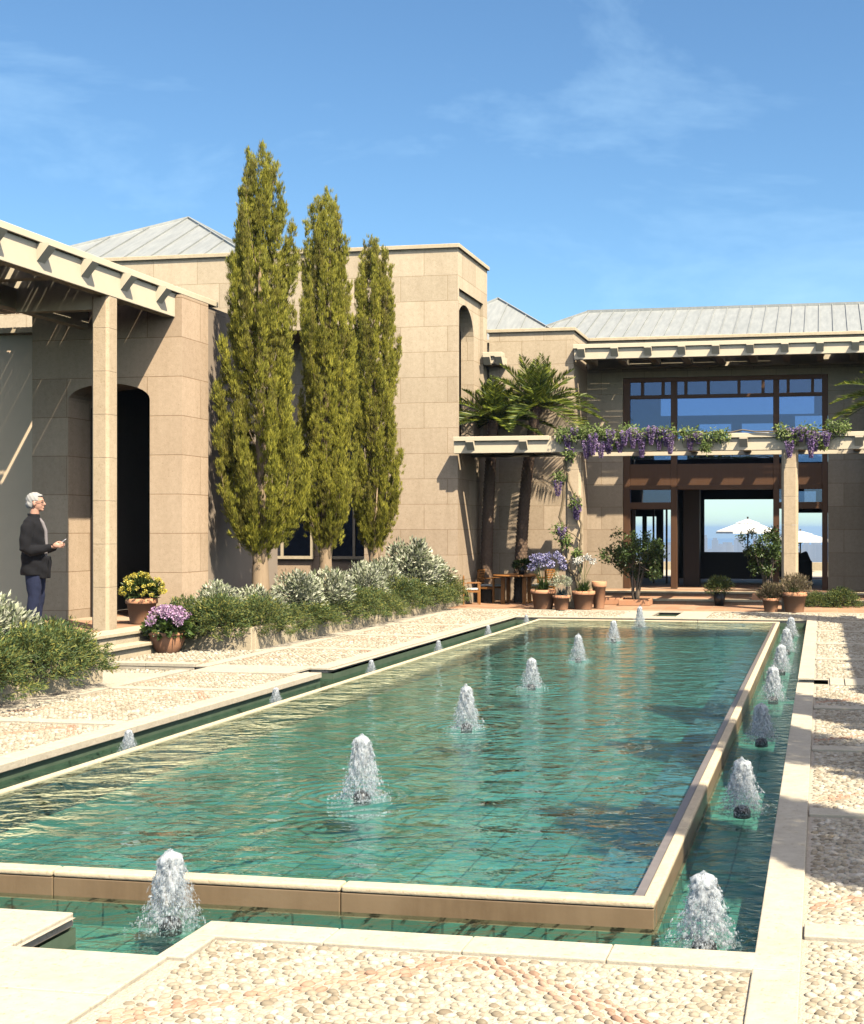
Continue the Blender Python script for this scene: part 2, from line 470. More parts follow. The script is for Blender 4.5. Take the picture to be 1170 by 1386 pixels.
# ================================================================== SETTING
ST = 'structure'
def struct(o, label, cat=None):
    return tag(o, label, cat or 'ground', kind=ST)
# plan constants
XL, XR, YN, YF = -5.65, -0.235, 4.88, 22.95        # channel outline
basin = [(XL,YN),(-3.13,YN),(-3.13,4.48),(-2.54,4.48),(-2.54,YN),(XR,YN),(XR,13.62),(0.075,13.62),(0.075,14.0),(XR,14.0),(XR,YF),(XL,YF),(XL,14.0),(-5.95,14.0),(-5.95,13.6),(XL,13.6)]
rill_left = [(-8.4,13.6),(-7.2,13.6),(-7.2,14.0),(-8.4,14.0)]
rill_far = [(-3.16,23.45),(-2.70,23.45),(-2.70,24.75),(-3.16,24.75)]
def sheet(name, loops, z, mat, label, cat='ground'):
    flat = [p for lp in loops for p in lp]
    tris = tessellate_polygon([[Vector((a,b,0)) for a,b in lp] for lp in loops])
    b = MB()
    fs = []
    for t in tris:
        a, c, d = t
        ar = (flat[c][0]-flat[a][0])*(flat[d][1]-flat[a][1])-(flat[c][1]-flat[a][1])*(flat[d][0]-flat[a][0])
        if abs(ar) < 1e-9: continue
        fs.append(t if ar > 0 else (a, d, c))
    b.add([(x,y,z) for x,y in flat], fs)
    return struct(b.build(name, mat, fix=False), label, cat)
sheet('ground', [[(-400,-200),(400,-200),(400,62),(-400,62)], basin, rill_left, rill_far], -0.008, M['grit'], 'pale gritty mortar ground of the courtyard')
b = MB()
for lp in (basin, rill_left, rill_far):
    n = len(lp)
    for i in range(n):
        (xa,ya),(xb,yb) = lp[i], lp[(i+1) % n]
        b.add([(xa,ya,-0.46),(xb,yb,-0.46),(xb,yb,-0.05),(xa,ya,-0.05)], [(0,1,2,3)])
b.add([(-8.6,4.3,-0.245),(0.3,4.3,-0.245),(0.3,24.9,-0.245),(-8.6,24.9,-0.455)], [(0,1,2,3)])
M['wet_side'] = simple('dark wet channel side', (0.10,0.14,0.09), 0.4, 0.25, 6)
b.mi[-1] = 1
struct(b.build('channel_bed', [M['wet_side'], M['channel_tile']], fix=False), 'pale green tiled bed and sides of the moat channel round the pool')
# sea
b = MB(); b.add([(-9000,62,-14),(9000,62,-14),(9000,16000,-14),(-9000,16000,-14)], [(0,1,2,3)])
struct(b.build('sea', M['sea'], fix=False), 'hazy blue sea behind the villa', 'sea')
b = MB(); b.add([(-400,62,-14),(400,62,-14),(400,62,-0.03),(-400,62,-0.03)], [(0,1,2,3)])
struct(b.build('terrain_edge', M['grit'], fix=False), 'edge of the terrain above the sea')

# paving slabs
def slabs(b, x0, x1, y0, y1, nx, ny, z0=-0.05, z1=0.010, g=0.0014):
    dx = (x1-x0)/nx; dy = (y1-y0)/ny
    for i in range(nx):
        for j in range(ny):
            b.box(x0+i*dx+g, x0+(i+1)*dx-g, y0+j*dy+g, y0+(j+1)*dy-g, z0+random.uniform(-.001,.001), z1+random.uniform(-.0015,.0015))
b = MB()
slabs(b, -2.52, XR-0.003, 4.715, 4.90, 4, 1)                      # front coping
slabs(b, -6.2, -3.15, 4.50, 4.90, 2, 1)
slabs(b, -6.2, -3.15, 4.10, 4.497, 2, 1)
slabs(b, -3.15, -2.47, 4.05, 4.46, 1, 1)
slabs(b, -2.52, -2.40, 4.46, 4.712, 1, 1)
slabs(b, -6.2, -2.47, 2.6, 4.047, 3, 2)
slabs(b, XR-0.02, -0.075, 2.8, 4.712, 1, 2)
slabs(b, XR-0.02, -0.075, 4.712, 13.60, 1, 7)
slabs(b, XR-0.02, -0.075, 14.02, YF+0.9, 1, 7)
slabs(b, 0.09, 0.24, 13.5, 14.12, 1, 1)
slabs(b, -5.83, XL+0.03, 4.905, 13.58, 1, 8)
slabs(b, -5.95, XL-0.08, 14.02, YF+0.02, 1, 8)
slabs(b, -5.92, XR-0.025, YF+0.022, 23.13, 5, 1)
struct(bevel(b.build('pool_coping', M['pave']), 0.006), 'cream stone coping slabs round the channel', 'paving')
b = MB()
slabs(b, -7.41, -7.25, 6.5, 13.58, 1, 6); slabs(b, -7.41, -7.25, 14.02, 24.2, 1, 8)   # long strip by the beds
for y in (5.31, 7.50, 9.70, 11.90, 16.30, 18.50, 20.70):
    slabs(b, -7.24, -5.84 if y < 13 else -5.96, y, y+0.16, 2, 1)
for y in (5.13, 7.33, 9.50, 11.7, 16.10, 18.30, 20.50, 22.7):
    slabs(b, -0.07, 6.0, y, y+0.17, 5, 1)
slabs(b, 0.25, 6.0, 13.5, 14.12, 5, 1)
slabs(b, -7.19, -5.965, 13.45, 14.16, 2, 1)                       # bridge over the left rill
slabs(b, -8.7, -7.42, 14.005, 14.17, 2, 1, z0=-0.06, z1=0.03)
slabs(b, -3.75, -3.17, 23.14, 24.9, 1, 2); slabs(b, -2.69, -2.10, 23.14, 24.9, 1, 2)
slabs(b, -3.165, -2.695, 23.14, 23.44, 1, 1)
slabs(b, -8.6, 6.0, 24.86+0.05, 25.0, 11, 1, z1=0.009)
struct(bevel(b.build('paving_strips', M['pave']), 0.005), 'narrow cream stone strips framing the pebble panels', 'paving')

# far terrace floor and steps, left platform
b = MB()
b.box(-12, 9, 25.003, 27.35, -0.2, 0.006)
b.box(-5.6, 9, 27.35, 28.75, -0.2, 0.106)
b.box(-5.6, 9, 28.75, 38.0, -0.2, 0.206)
b.box(-12, -5.6, 27.35, 28.4, -0.2, 0.006)
struct(b.build('terrace_floor', M['terrace_tile']), 'terracotta tiled terrace in front of the house', 'floor')
b = MB()
for y, z in ((27.35, 0.106), (28.75, 0.206)):
    b.box(-5.6, 9, y-0.03, y+0.33, z-0.035, z+0.006)
struct(bevel(b.build('terrace_steps', M['cream_trim']), 0.006), 'two shallow cream stone steps up to the house doors', 'steps')
b = MB(); b.box(-16, -9.36, 9.0, 18.4, -0.2, 0.30)
struct(b.build('platform_floor', M['terrace_tile']), 'terracotta tiled platform under the left pergola', 'floor')
b = MB()
b.box(-9.355, -8.97, 9.0, 17.0, -0.05, 0.255); b.box(-9.358, -8.94, 9.0, 17.0, 0.258, 0.305)
b.box(-8.97, -8.78, 13.4, 15.72, -0.05, 0.105); b.box(-8.97, -8.74, 13.4, 15.72, 0.108, 0.155)
struct(bevel(b.build('platform_steps', M['cream_trim']), 0.006), 'cream stone steps up to the left platform', 'steps')
b = MB(); b.box(-14, 10, 38.0, 46.0, -0.2, 0.15)
struct(b.build('sea_terrace', M['pave']), 'pale paved terrace behind the house facing the sea', 'floor')
b = MB(); b.box(-14, 10, 46.0, 46.3, -0.03, 0.44)
tag(b.build('parapet_wall', M['cream_trim']), 'low cream parapet wall seen through the open doors', 'wall')

# ------------------------------------------------------------------ pool
WT = 0.002
def rim_ring(b, x0, x1, y0, y1, t, z0, z1, mi=0):
    b.box(x0, x1, y0, y0+t, z0, z1, mi); b.box(x0, x1, y1-t, y1, z0, z1, mi)
    b.box(x0, x0+t, y0+t, y1-t, z0, z1, mi); b.box(x1-t, x1, y0+t, y1-t, z0, z1, mi)
PX0, PX1, PY0, PY1 = -5.11, -0.725, 5.50, 22.50
pool = empty('reflecting_pool', ((PX0+PX1)/2, (PY0+PY1)/2, -0.45), 0, 'long raised reflecting pool with a brown stone rim', 'pool')
def under(o, root):
    o.parent = root; o.matrix_parent_inverse = Matrix.Translation(root.location).inverted(); return o
b = MB(); g = 0.0025
# wall built of blocks with fine joints
def blocks(b, a, c, fixed0, fixed1, axis, z0, z1, L):
    n = max(1, round((c-a)/L)); d = (c-a)/n
    for i in range(n):
        if axis == 'x': b.box(a+i*d+g, a+(i+1)*d-g, fixed0, fixed1, z0, z1)
        else: b.box(fixed0, fixed1, a+i*d+g, a+(i+1)*d-g, z0, z1)
blocks(b, PX0, PX1, PY0, PY0+0.085, 'x', -0.46, -0.03, 1.3)
blocks(b, PX0, PX1, PY1-0.085, PY1, 'x', -0.46, -0.03, 1.3)
blocks(b, PY0+0.085, PY1-0.085, PX0, PX0+0.06, 'y', -0.46, -0.03, 1.3)
blocks(b, PY0+0.085, PY1-0.085, PX1-0.058, PX1, 'y', -0.46, -0.03, 1.3)
rim_ring(b, PX0-0.012, PX1+0.012, PY0-0.012, PY1+0.012, 0.03, -0.46, -0.135)
under(bevel(b.build('wall', M['wet_stone']), 0.004), pool)
b = MB()
blocks(b, PX0-0.004, PX1+0.004, PY0-0.004, PY0+0.09, 'x', -0.028, 0.004, 1.3)
blocks(b, PX0-0.004, PX1+0.004, PY1-0.09, PY1+0.004, 'x', -0.028, 0.004, 1.3)
blocks(b, PY0+0.092, PY1-0.092, PX0-0.004, PX0+0.055, 'y', -0.028, 0.004, 1.3)
blocks(b, PY0+0.092, PY1-0.092, PX1-0.060, PX1+0.004, 'y', -0.028, 0.004, 1.3)
under(bevel(b.build('rim', M['cream_trim']), 0.012, 3), pool)
b = MB()
b.box(PX0+0.08, PX1-0.08, PY0+0.08, PY1-0.08, -0.8, -0.66)
rim_ring(b, PX0+0.061, PX1-0.059, PY0+0.086, PY1-0.086, 0.02, -0.658, -0.045)
b.box(PX1-0.80, PX1-0.463, PY0+0.60, PY1-0.107, -0.658, -0.46)
under(bevel(b.build('basin', M['pool_tile']), 0.006), pool)
b = MB(); b.box(PX1-0.46, PX1-0.08, PY0+0.107, PY1-0.107, -0.658, -0.17)
under(bevel(b.build('bench', M['bench_tile']), 0.006), pool)
b = MB(); rim_ring(b, PX0-0.014, PX1+0.014, PY0-0.014, PY1+0.014, 0.028, -0.26, -0.1365)
under(b.build('wall_base', M['channel_tile']), pool)
b = MB(); b.box(PX1-0.105, PX1-0.062, PY0+0.092, PY1-0.092, -0.06, -0.006)
under(b.build('overflow_edge', simple('grey wet overflow stone', (0.22,0.19,0.17), 0.3, 0.2, 12)), pool)
# water sheets
b = MB(); b.add([(PX0+0.055,PY0+0.085,-0.012),(PX1-0.058,PY0+0.085,-0.012),(PX1-0.058,PY1-0.085,-0.012),(PX0+0.055,PY1-0.085,-0.012)], [(0,1,2,3)])
tag(b.build('pool_water', M['pool_water'], fix=False), 'rippled green and teal water of the raised pool', 'water', kind=ST)
sheetloops = [basin, [(PX0,PY0),(PX1,PY0),(PX1,PY1),(PX0,PY1)]]
sheet('channel_water', sheetloops, -0.118, M['channel_water'], 'clear green water in the moat channel round the pool', 'water')

# ------------------------------------------------------------------ pebbles
def dome(n):
    vs = [(0,0,1)]
    for k in range(n):
        a = 2*PI*k/n; vs.append((0.62*math.cos(a), 0.62*math.sin(a), 0.78))
    for k in range(n):
        a = 2*PI*(k+.5)/n; vs.append((math.cos(a), math.sin(a), 0.15))
    for k in range(n):
        a = 2*PI*(k+.5)/n; vs.append((0.85*math.cos(a), 0.85*math.sin(a), -0.35))
    fs = []
    for k in range(n):
        k2 = (k+1) % n
        fs.append((0, 1+k, 1+k2))
        fs += [(1+k, 1+n+k, 1+k2), (1+k2, 1+n+k, 1+n+k2), (1+n+k, 1+2*n+k, 1+n+k2), (1+n+k2, 1+2*n+k, 1+2*n+k2)]
    return np.array(vs), np.array(fs)
def pebble_field(name, rects, label, pitch=0.052, n=8, zbase=-0.016, red=None):
    D, F = dome(n); V = []; FF = []; MI = []; cnt = 0
    for (x0,x1,y0,y1) in rects:
        ny = max(1, int((y1-y0)/(pitch*0.80))); nx = max(1, int((x1-x0)/pitch))
        ys = y0+(np.arange(ny)+.5)*(y1-y0)/ny; xs = x0+(np.arange(nx)+.5)*(x1-x0)/nx
        X, Y = np.meshgrid(xs, ys); X = X+(np.arange(ny) % 2)[:,None]*pitch*0.5-pitch*0.25
        X = X.ravel()+rng.normal(0, pitch*0.13, X.size); Y = Y.ravel()+rng.normal(0, pitch*0.12, Y.size)
        X = np.clip(X, x0+.02, x1-.02); Y = np.clip(Y, y0+.015, y1-.015)
        m = X.size
        r = np.zeros(m, bool); ang = rng.normal(0, 0.35, m)
        if red:
            for (ax, ay, sx, w) in red:     # inverted V bands: apex and slope
                d = np.abs((Y-ay)+sx*np.abs(X-ax))/math.hypot(1, sx)
                hit = (d < w) & (np.abs(X-ax) < 1.6)
                r |= hit; ang = np.where(hit, -np.sign(X-ax)*math.atan(sx)+rng.normal(0,.1,m), ang)
        big = rng.uniform(.72,1.16,m); a = pitch*rng.uniform(0.44, 0.60, m)*big; c = pitch*rng.uniform(0.34, 0.44, m)*big; h = pitch*rng.uniform(0.20, 0.38, m)
        a = np.where(r, a*1.12, a); c = np.where(r, c*0.8, c)
        ca, sa = np.cos(ang), np.sin(ang)
        lx = D[None,:,0]*a[:,None]*(1+rng.normal(0,.05,(m,len(D)))); ly = D[None,:,1]*c[:,None]*(1+rng.normal(0,.05,(m,len(D))))
        lz = D[None,:,2]*h[:,None]
        tx = rng.normal(0, .12, m)[:,None]; ty = rng.normal(0, .12, m)[:,None]
        VX = X[:,None]+lx*ca[:,None]-ly*sa[:,None]; VY = Y[:,None]+lx*sa[:,None]+ly*ca[:,None]
        VZ = zbase+0.004+lz+lx*tx+ly*ty
        V.append(np.stack([VX,VY,VZ],-1).reshape(-1,3))
        FF.append((F[None]+(np.arange(m)*len(D))[:,None,None]+cnt).reshape(-1,3)); cnt += m*len(D)
        MI.append(np.repeat(r.astype(np.int32), len(F)))
    o = npmesh(name, np.concatenate(V), np.concatenate(FF), [M['pebble'], M['pebble_red']], smooth=True, mi=np.concatenate(MI))
    return tag(o, label, 'pebbles', kind='stuff')
pebble_field('pebble_paving', [(-2.40,-0.26,2.95,4.70)], 'cream pebbles with two reddish rows in the front panel', 0.047, 10,
             red=[(-1.30,4.69,0.75,0.065),(-1.30,3.95,0.75,0.06)])
ys = [2.9,5.13,7.33,9.50,11.7,13.5]
rr = [(-0.055,0.75,a+(.19 if i else 0),c-.02) for i,(a,c) in enumerate(zip(ys[:-1],ys[1:]))]
pebble_field('pebble_paving', rr, 'cream pebbles in the near panels right of the channel', 0.047, 9,
             red=[(0.75,4.0+2.2*k,0.8,0.05) for k in range(5)])
ys = [14.14,16.10,18.30,20.50,22.7,24.86]
rr = [(-0.055,1.35,a+(.19 if i else 0),c-.02) for i,(a,c) in enumerate(zip(ys[:-1],ys[1:]))]
pebble_field('pebble_paving', rr, 'cream pebbles in the far panels right of the channel', 0.06, 7)
ys = [7.50,9.70,11.90,13.45]
rr = [(-7.235,-5.845,a+.175,c-.015) for a,c in zip(ys[:-1],ys[1:])]+[(-7.235,-5.845,6.5,7.48)]
pebble_field('pebble_paving', rr, 'cream pebbles in the near panels left of the pool', 0.047, 7,
             red=[(-6.2,9.6+2.2*k,1.5,0.055) for k in range(-1,4)])
ys = [14.15,16.30,18.50,20.70,22.9]
rr = [(-7.235,-5.965,a+.175,c-.015) for a,c in zip(ys[:-1],ys[1:])]+[(-8.72,-7.42,14.19,16.0),(-8.72,-7.42,13.3,13.58)]
pebble_field('pebble_paving', rr, 'cream pebbles in the far panels left of the pool and by the steps', 0.06, 7,
             red=[(-6.2,16.4+2.2*k,1.5,0.055) for k in range(4)])
pebble_field('pebble_paving', [(-7.3,-3.78,23.14,24.85),(-2.08,-0.08,23.14,24.85)], 'cream pebbles beyond the far end of the pool', 0.065, 6)

# ------------------------------------------------------------------ buildings
def cap(b, x0, x1, y0, y1, z, t=0.09, o=0.05):
    b.box(x0-o, x1+o, y0-o, y1+o, z, z+t)
def arc(cx, cz, r, a0, a1, n):
    return [(cx+r*math.cos(a0+(a1-a0)*i/n), cz+r*math.sin(a0+(a1-a0)*i/n)) for i in range(n+1)]
# main block with the square tower at its right end
B = empty('stone_house', (-7.65, 25.9, 0), 0, 'tall flat roofed cream stone house behind the cypress trees', 'building')
b = MB()
b.plate([[(-24,0),(-8.03,0),(-8.03,7.66),(-24,7.66)], [(-13.6,0.02),(-13.6,6.0),(-9.75,6.0),(-9.75,0.02)]], 'xz', 25.9, 26.3)
b.box(-13.9,-13.603,26.302,27.7,0,6.2); b.box(-9.747,-9.4,26.302,27.7,0,6.2); b.box(-13.9,-9.4,26.302,28.0,6.003,6.2)
b.box(-24,-23.6,26.302,28.3,0,7.66); b.box(-24,-8.5,28.0,28.3,0,7.66)
b.box(-23.5,-8.55,26.31,27.99,7.4,7.6)
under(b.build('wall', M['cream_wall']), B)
b = MB()
b.box(-8.03,-7.65,25.9,25.985,0,7.66)
b.plate([[(25.985,0),(28.3,0),(28.3,7.66),(25.985,7.66)], [(26.0,3.62),(26.0,6.82),(27.95,6.82),(27.95,3.62)]], 'yz', -7.72, -7.65)
archhole = [(26.03,3.64)]+arc(26.725,5.88,0.695,PI,0,20)+[(27.42,3.64)]
b.plate([[(25.985,0),(28.3,0),(28.3,7.66),(25.985,7.66)], archhole], 'yz', -8.02, -7.723)
hole2 = [(26.35,3.66)]+arc(26.85,5.75,0.5,PI,0,16)+[(27.35,3.66)]
b.plate([[(25.99,3.4),(28.25,3.4),(28.25,7.0),(25.99,7.0)], hole2], 'yz', -8.35, -8.10)
b.box(-8.5,-8.36,26.31,28.0,0,7.39); b.box(-8.55,-7.73,28.0,28.296,0,7.64)
b.box(-8.5,-7.73,26.0,28.0,7.61,7.655)
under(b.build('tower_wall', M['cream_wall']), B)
b = MB(); cap(b, -24, -7.65, 25.9, 28.3, 7.662)
under(bevel(b.build('cornice', M['cream_trim']), 0.01), B)
b = MB(); b.box(-13.6,-9.75,27.7,27.9,0,6.0)
under(b.build('recess_wall', M['tan_wall']), B)
for (x0,x1) in ((-13.2,-11.65),(-11.25,-10.05)):
    b = MB(); z0, z1 = 0.95, 3.6; y = 27.62
    for (a0,a1,c0,c1) in ((x0,x0+.07,z0,z1),(x1-.07,x1,z0,z1),(x0+.07,x1-.07,z0,z0+.07),(x0+.07,x1-.07,z1-.07,z1),((x0+x1)/2-.03,(x0+x1)/2+.03,z0+.07,z1-.07)):
        b.box(a0,a1,y,y+.075,c0,c1)
    f = under(b.build('window_frame', M['cream_trim']), B)
    b = MB(); b.box(x0+.07,x1-.07,y+.03,y+.045,z0+.07,z1-.07)
    p_ = b.build('pane', M['glass_up']); p_.parent = f

# portal block with arched doorway (left)
A = empty('gatehouse', (-10.4, 17.4, 0.3), 0, 'tan stone gatehouse with an arched doorway at the left', 'building')
b = MB()
hole = [(-11.03,0.302)]+[(-10.37+0.66*math.cos(t), 3.56+0.24*math.sin(t)) for t in [PI-PI*i/16 for i in range(17)]]+[(-9.71,0.302)]
b.plate([[(-11.62,0.3),(-9.2,0.3),(-9.2,5.08),(-11.62,5.08)], hole], 'xz', 17.0, 17.8)
under(b.build('wall', M['tan_wall']), A)
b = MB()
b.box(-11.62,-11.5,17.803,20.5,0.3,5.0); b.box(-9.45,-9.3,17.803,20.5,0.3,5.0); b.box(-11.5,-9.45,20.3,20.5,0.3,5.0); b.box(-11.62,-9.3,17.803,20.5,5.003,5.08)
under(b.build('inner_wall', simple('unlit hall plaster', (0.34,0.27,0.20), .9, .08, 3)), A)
b = MB()
for x in (-11.0,-10.86,-10.72): b.box(x,x+0.11,17.55,17.59,0.32,3.5)
d_ = under(b.build('door', M['wood_dark']), A)
b = MB(); b.box(-10.62,-10.60,17.49,17.51,1.0,2.4)
h_ = b.build('handle', M['metal_dark']); h_.parent = d_
b = MB(); b.box(-11.4,-9.5,17.803,20.3,0.301,0.31); under(b.build('door_floor', M['terrace_tile']), A)

# wall at far left with a ledge
b = MB(); b.box(-22,-11.63,18.5,18.9,0.0,4.82)
lw = empty('courtyard_wall', (-16, 18.7, 0), 0, 'pale plaster wall with a stone ledge left of the gatehouse', 'wall')
under(b.build('wall', M['plaster']), lw)
b = MB(); b.box(-22,-11.63,18.36,18.95,4.822,4.92); under(bevel(b.build('ledge', M['cream_trim']), 0.01), lw)

# hipped roofs
def hip(b, x0, x1, y0, y1, z0, rx0, rx1, ry, z1, seam=0.42, mi=0):
    P = [(x0,y0,z0),(x1,y0,z0),(x1,y1,z0),(x0,y1,z0),(rx0,ry,z1),(rx1,ry,z1)]
    if abs(rx0-rx1) < 1e-6:
        b.add(P[:5], [(0,1,4),(1,2,4),(2,3,4),(3,0,4),(3,2,1,0)], mi)
    else:
        b.add(P, [(0,1,5,4),(1,2,5),(2,3,4,5),(3,0,4),(3,2,1,0)], mi)
    h = 0.02
    def up(p): return Vector(p)+Vector((0,0,h))
    for a, c in ((0,4),(3,4),(1,5 if len(P) > 5 else 4),(2,5)):
        b.bar(up(P[a]), up(P[c]), 0.05, 0.05)
    if abs(rx0-rx1) > 1e-6: b.bar(up(P[4]), up(P[5]), 0.09, 0.07)
    # front slope seams
    n = int((x1-x0)/seam)
    for i in range(1, n):
        x = x0+(x1-x0)*i/n
        if x < rx0: t = (x-x0)/(rx0-x0)
        elif x > rx1: t = (x1-x)/(x1-rx1)
        else: t = 1
        if t < 0.05: continue
        b.bar(up((x,y0,z0)), up((x,y0+(ry-y0)*t,z0+(z1-z0)*t)), 0.018, 0.035)
    # end slopes
    n = int((y1-y0)/seam)
    for i in range(1, n):
        y = y0+(y1-y0)*i/n
        t = (y-y0)/(ry-y0) if y < ry else (y1-y)/(y1-ry)
        if t < 0.05: continue
        b.bar(up((x1,y,z0)), up((x1+(rx1-x1)*t,y,z0+(z1-z0)*t)), 0.018, 0.035)
        b.bar(up((x0,y,z0)), up((x0+(rx0-x0)*t,y,z0+(z1-z0)*t)), 0.018, 0.035)
for (nm, a, lab) in (('roof_pavilion', (-19.45,-12.7,26.62,33.4,7.79,-16.06,-16.06,30.0,9.66), 'grey standing seam hipped pavilion roof behind the tall house, with two steep visible slopes'),
                (None, (-10.9,-6.3,30.9,35.3,6.42,-8.62,-8.62,33.0,7.88), 'small grey pyramid roof showing between the arched tower and the wing')):
    r = empty('roof_pavilion', ((a[0]+a[1])/2,(a[2]+a[3])/2,0), 0, lab, 'building')
    b = MB(); hip(b, *a, seam=0.62); under(b.build('roof', M['zinc']), r)
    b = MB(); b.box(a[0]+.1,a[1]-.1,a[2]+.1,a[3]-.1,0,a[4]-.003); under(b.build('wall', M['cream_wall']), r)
    b = MB(); rim_ring(b, a[0]-.06,a[1]+.06,a[2]-.06,a[3]+.06,0.12,a[4]-.05,a[4]+.03); under(b.build('eave', M['cream_trim']), r)

# villa: wing, glazed facade, hipped roof
H = empty('villa', (-2.3, 30, 0), 0, 'stone villa with brown timber glazed front and grey seamed roof', 'building')
b = MB()
b.box(-7.6,-5.6,28.3,34.0,0,6.2)
b.box(1.85,5.5,28.3,34.0,0,6.2)
b.plate([[(-5.599,0.0),(1.849,0.0),(1.849,6.2),(-5.599,6.2)], [(-4.72,0.21),(-4.72,5.30),(0.16,5.30),(0.16,0.21)]], 'xz', 30.0, 30.35)
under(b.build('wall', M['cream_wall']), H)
b = MB()
cap(b, -7.6, -5.6, 28.3, 34.0, 6.202, 0.08); b.box(-5.545,1.795,29.94,30.4,6.202,6.282); cap(b, 1.85, 5.5, 28.3, 34.0, 6.202, 0.08)
under(bevel(b.build('cornice', M['cream_trim']), 0.01), H)
b = MB(); hip(b, -7.9, 9.5, 30.42, 36.6, 6.30, -6.25, 7.0, 33.5, 7.53, seam=0.34)
under(b.build('roof', M['zinc']), H)
# far wall with openings to the sea, room shells
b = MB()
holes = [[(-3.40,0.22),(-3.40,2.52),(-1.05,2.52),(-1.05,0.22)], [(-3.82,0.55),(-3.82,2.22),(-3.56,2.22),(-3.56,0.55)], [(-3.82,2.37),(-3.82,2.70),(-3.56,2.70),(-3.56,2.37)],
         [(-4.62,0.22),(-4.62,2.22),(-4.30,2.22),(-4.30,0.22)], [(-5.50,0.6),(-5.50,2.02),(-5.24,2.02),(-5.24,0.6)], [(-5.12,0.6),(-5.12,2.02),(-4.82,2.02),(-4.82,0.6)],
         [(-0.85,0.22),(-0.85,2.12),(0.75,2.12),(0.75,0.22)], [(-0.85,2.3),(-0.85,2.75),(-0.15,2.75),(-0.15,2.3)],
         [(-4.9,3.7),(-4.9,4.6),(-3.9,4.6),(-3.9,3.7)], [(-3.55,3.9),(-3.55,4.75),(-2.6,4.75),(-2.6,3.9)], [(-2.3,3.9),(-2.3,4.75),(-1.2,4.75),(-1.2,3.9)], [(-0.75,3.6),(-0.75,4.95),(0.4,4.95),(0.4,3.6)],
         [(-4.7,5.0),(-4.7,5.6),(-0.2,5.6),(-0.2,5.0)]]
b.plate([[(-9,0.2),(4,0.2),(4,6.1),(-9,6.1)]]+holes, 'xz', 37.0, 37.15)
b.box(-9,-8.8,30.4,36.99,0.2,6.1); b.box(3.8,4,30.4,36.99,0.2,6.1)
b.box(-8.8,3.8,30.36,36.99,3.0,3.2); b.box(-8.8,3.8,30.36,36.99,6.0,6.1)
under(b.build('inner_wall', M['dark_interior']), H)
# timber frame
F0 = 30.02
def fr(b, x0,x1,z0,z1,d=0.14,y=F0): b.box(x0,x1,y,y+d,z0,z1)
b = MB()
fr(b,-4.715,-4.55,0.212,5.295,0.2); fr(b,0.02,0.155,0.212,5.295,0.2)
fr(b,-3.56,-3.41,0.212,5.19,0.19); fr(b,-1.12,-0.98,0.212,5.19,0.19)
fr(b,-4.548,0.018,5.193,5.295,0.18)
for (a,c) in ((-4.548,-3.562),(-3.408,-1.122),(-0.978,0.018)):
    fr(b,a,c,4.79,4.875); fr(b,a,c,2.60,3.21,0.16)
    fr(b,a,c,2.596,2.70,0.24,F0-0.06)
for (a,c) in ((-4.548,-3.562),(-0.978,0.018)): fr(b,a,c,2.13,2.29)
under(bevel(b.build('timber_frame', M['wood_brown']), 0.008), H)
for x in (-4.25,-3.75,-3.2,-2.66,-1.93,-1.36,-0.77,-0.20):
    b = MB(); fr(b,x-0.035,x+0.035,4.877,5.191,0.1); under(b.build('glazing_bar', M['wood_brown']), H)
for (a,c) in ((-4.548,-3.562),(-3.408,-1.122),(-0.978,0.018)):
    b = MB(); b.box(a,c,F0+.06,F0+.075,3.212,4.788); b.box(a,c,F0+.06,F0+.075,4.877,5.191)
    under(b.build('window_pane', M['glass_up']), H)
for (a,c) in ((-4.548,-3.562),(-0.978,0.018)):
    b = MB(); b.box(a,c,F0+.06,F0+.075,2.292,2.598); under(b.build('transom_pane', M['glass_up']), H)
for q in ((-3.405,-3.0,31.4,31.7,0.21,2.99),(-4.54,-4.46,30.3,30.36,0.21,2.12),(-4.4,-4.35,33.0,33.05,0.21,2.2),(-4.05,-4.0,33.0,33.05,0.21,2.2),(-3.75,-3.7,33.0,33.05,0.21,2.2)):
    b = MB(); b.box(*q); under(b.build('inner_post', M['wood_dark']), H)

# ------------------------------------------------------------------ pergolas
def chamfer_col(b, x, y, z0, z1, s=0.165, c=0.05, jt=0.575):
    lp = [(x-s+c,y-s),(x+s-c,y-s),(x+s,y-s+c),(x+s,y+s-c),(x+s-c,y+s),(x-s+c,y+s),(x-s,y+s-c),(x-s,y-s+c)]
    z = z0
    while z < z1-0.01:
        zz = min(z+jt, z1); b.plate([lp], 'xy', z+0.002, zz-0.002); z = zz
M['col'] = stone('column stone', (0.60,0.485,0.335), (0.54,0.42,0.285), joint=False)
def slat_roof(b, x0, x1, y0, y1, z, along, w=0.055, pitch=0.07, gap=0.06):
    """thin battens with a few broken gaps"""
    if along == 'y':
        x = x0
        while x < x1:
            y = y0
            while y < y1:
                L = random.uniform(0.7, 2.2); e = min(y+L, y1)
                b.box(x, x+w, y, e, z+random.uniform(0,.012), z+0.03+random.uniform(0,.012))
                y = e+(random.uniform(0.05,0.22) if random.random() < gap else 0.004)
            x += pitch
    else:
        y = y0
        while y < y1:
            x = x0
            while x < x1:
                L = random.uniform(0.7, 2.2); e = min(x+L, x1)
                b.box(x, e, y, y+w, z+random.uniform(0,.012), z+0.03+random.uniform(0,.012))
                x = e+(random.uniform(0.05,0.22) if random.random() < gap else 0.004)
            y += pitch
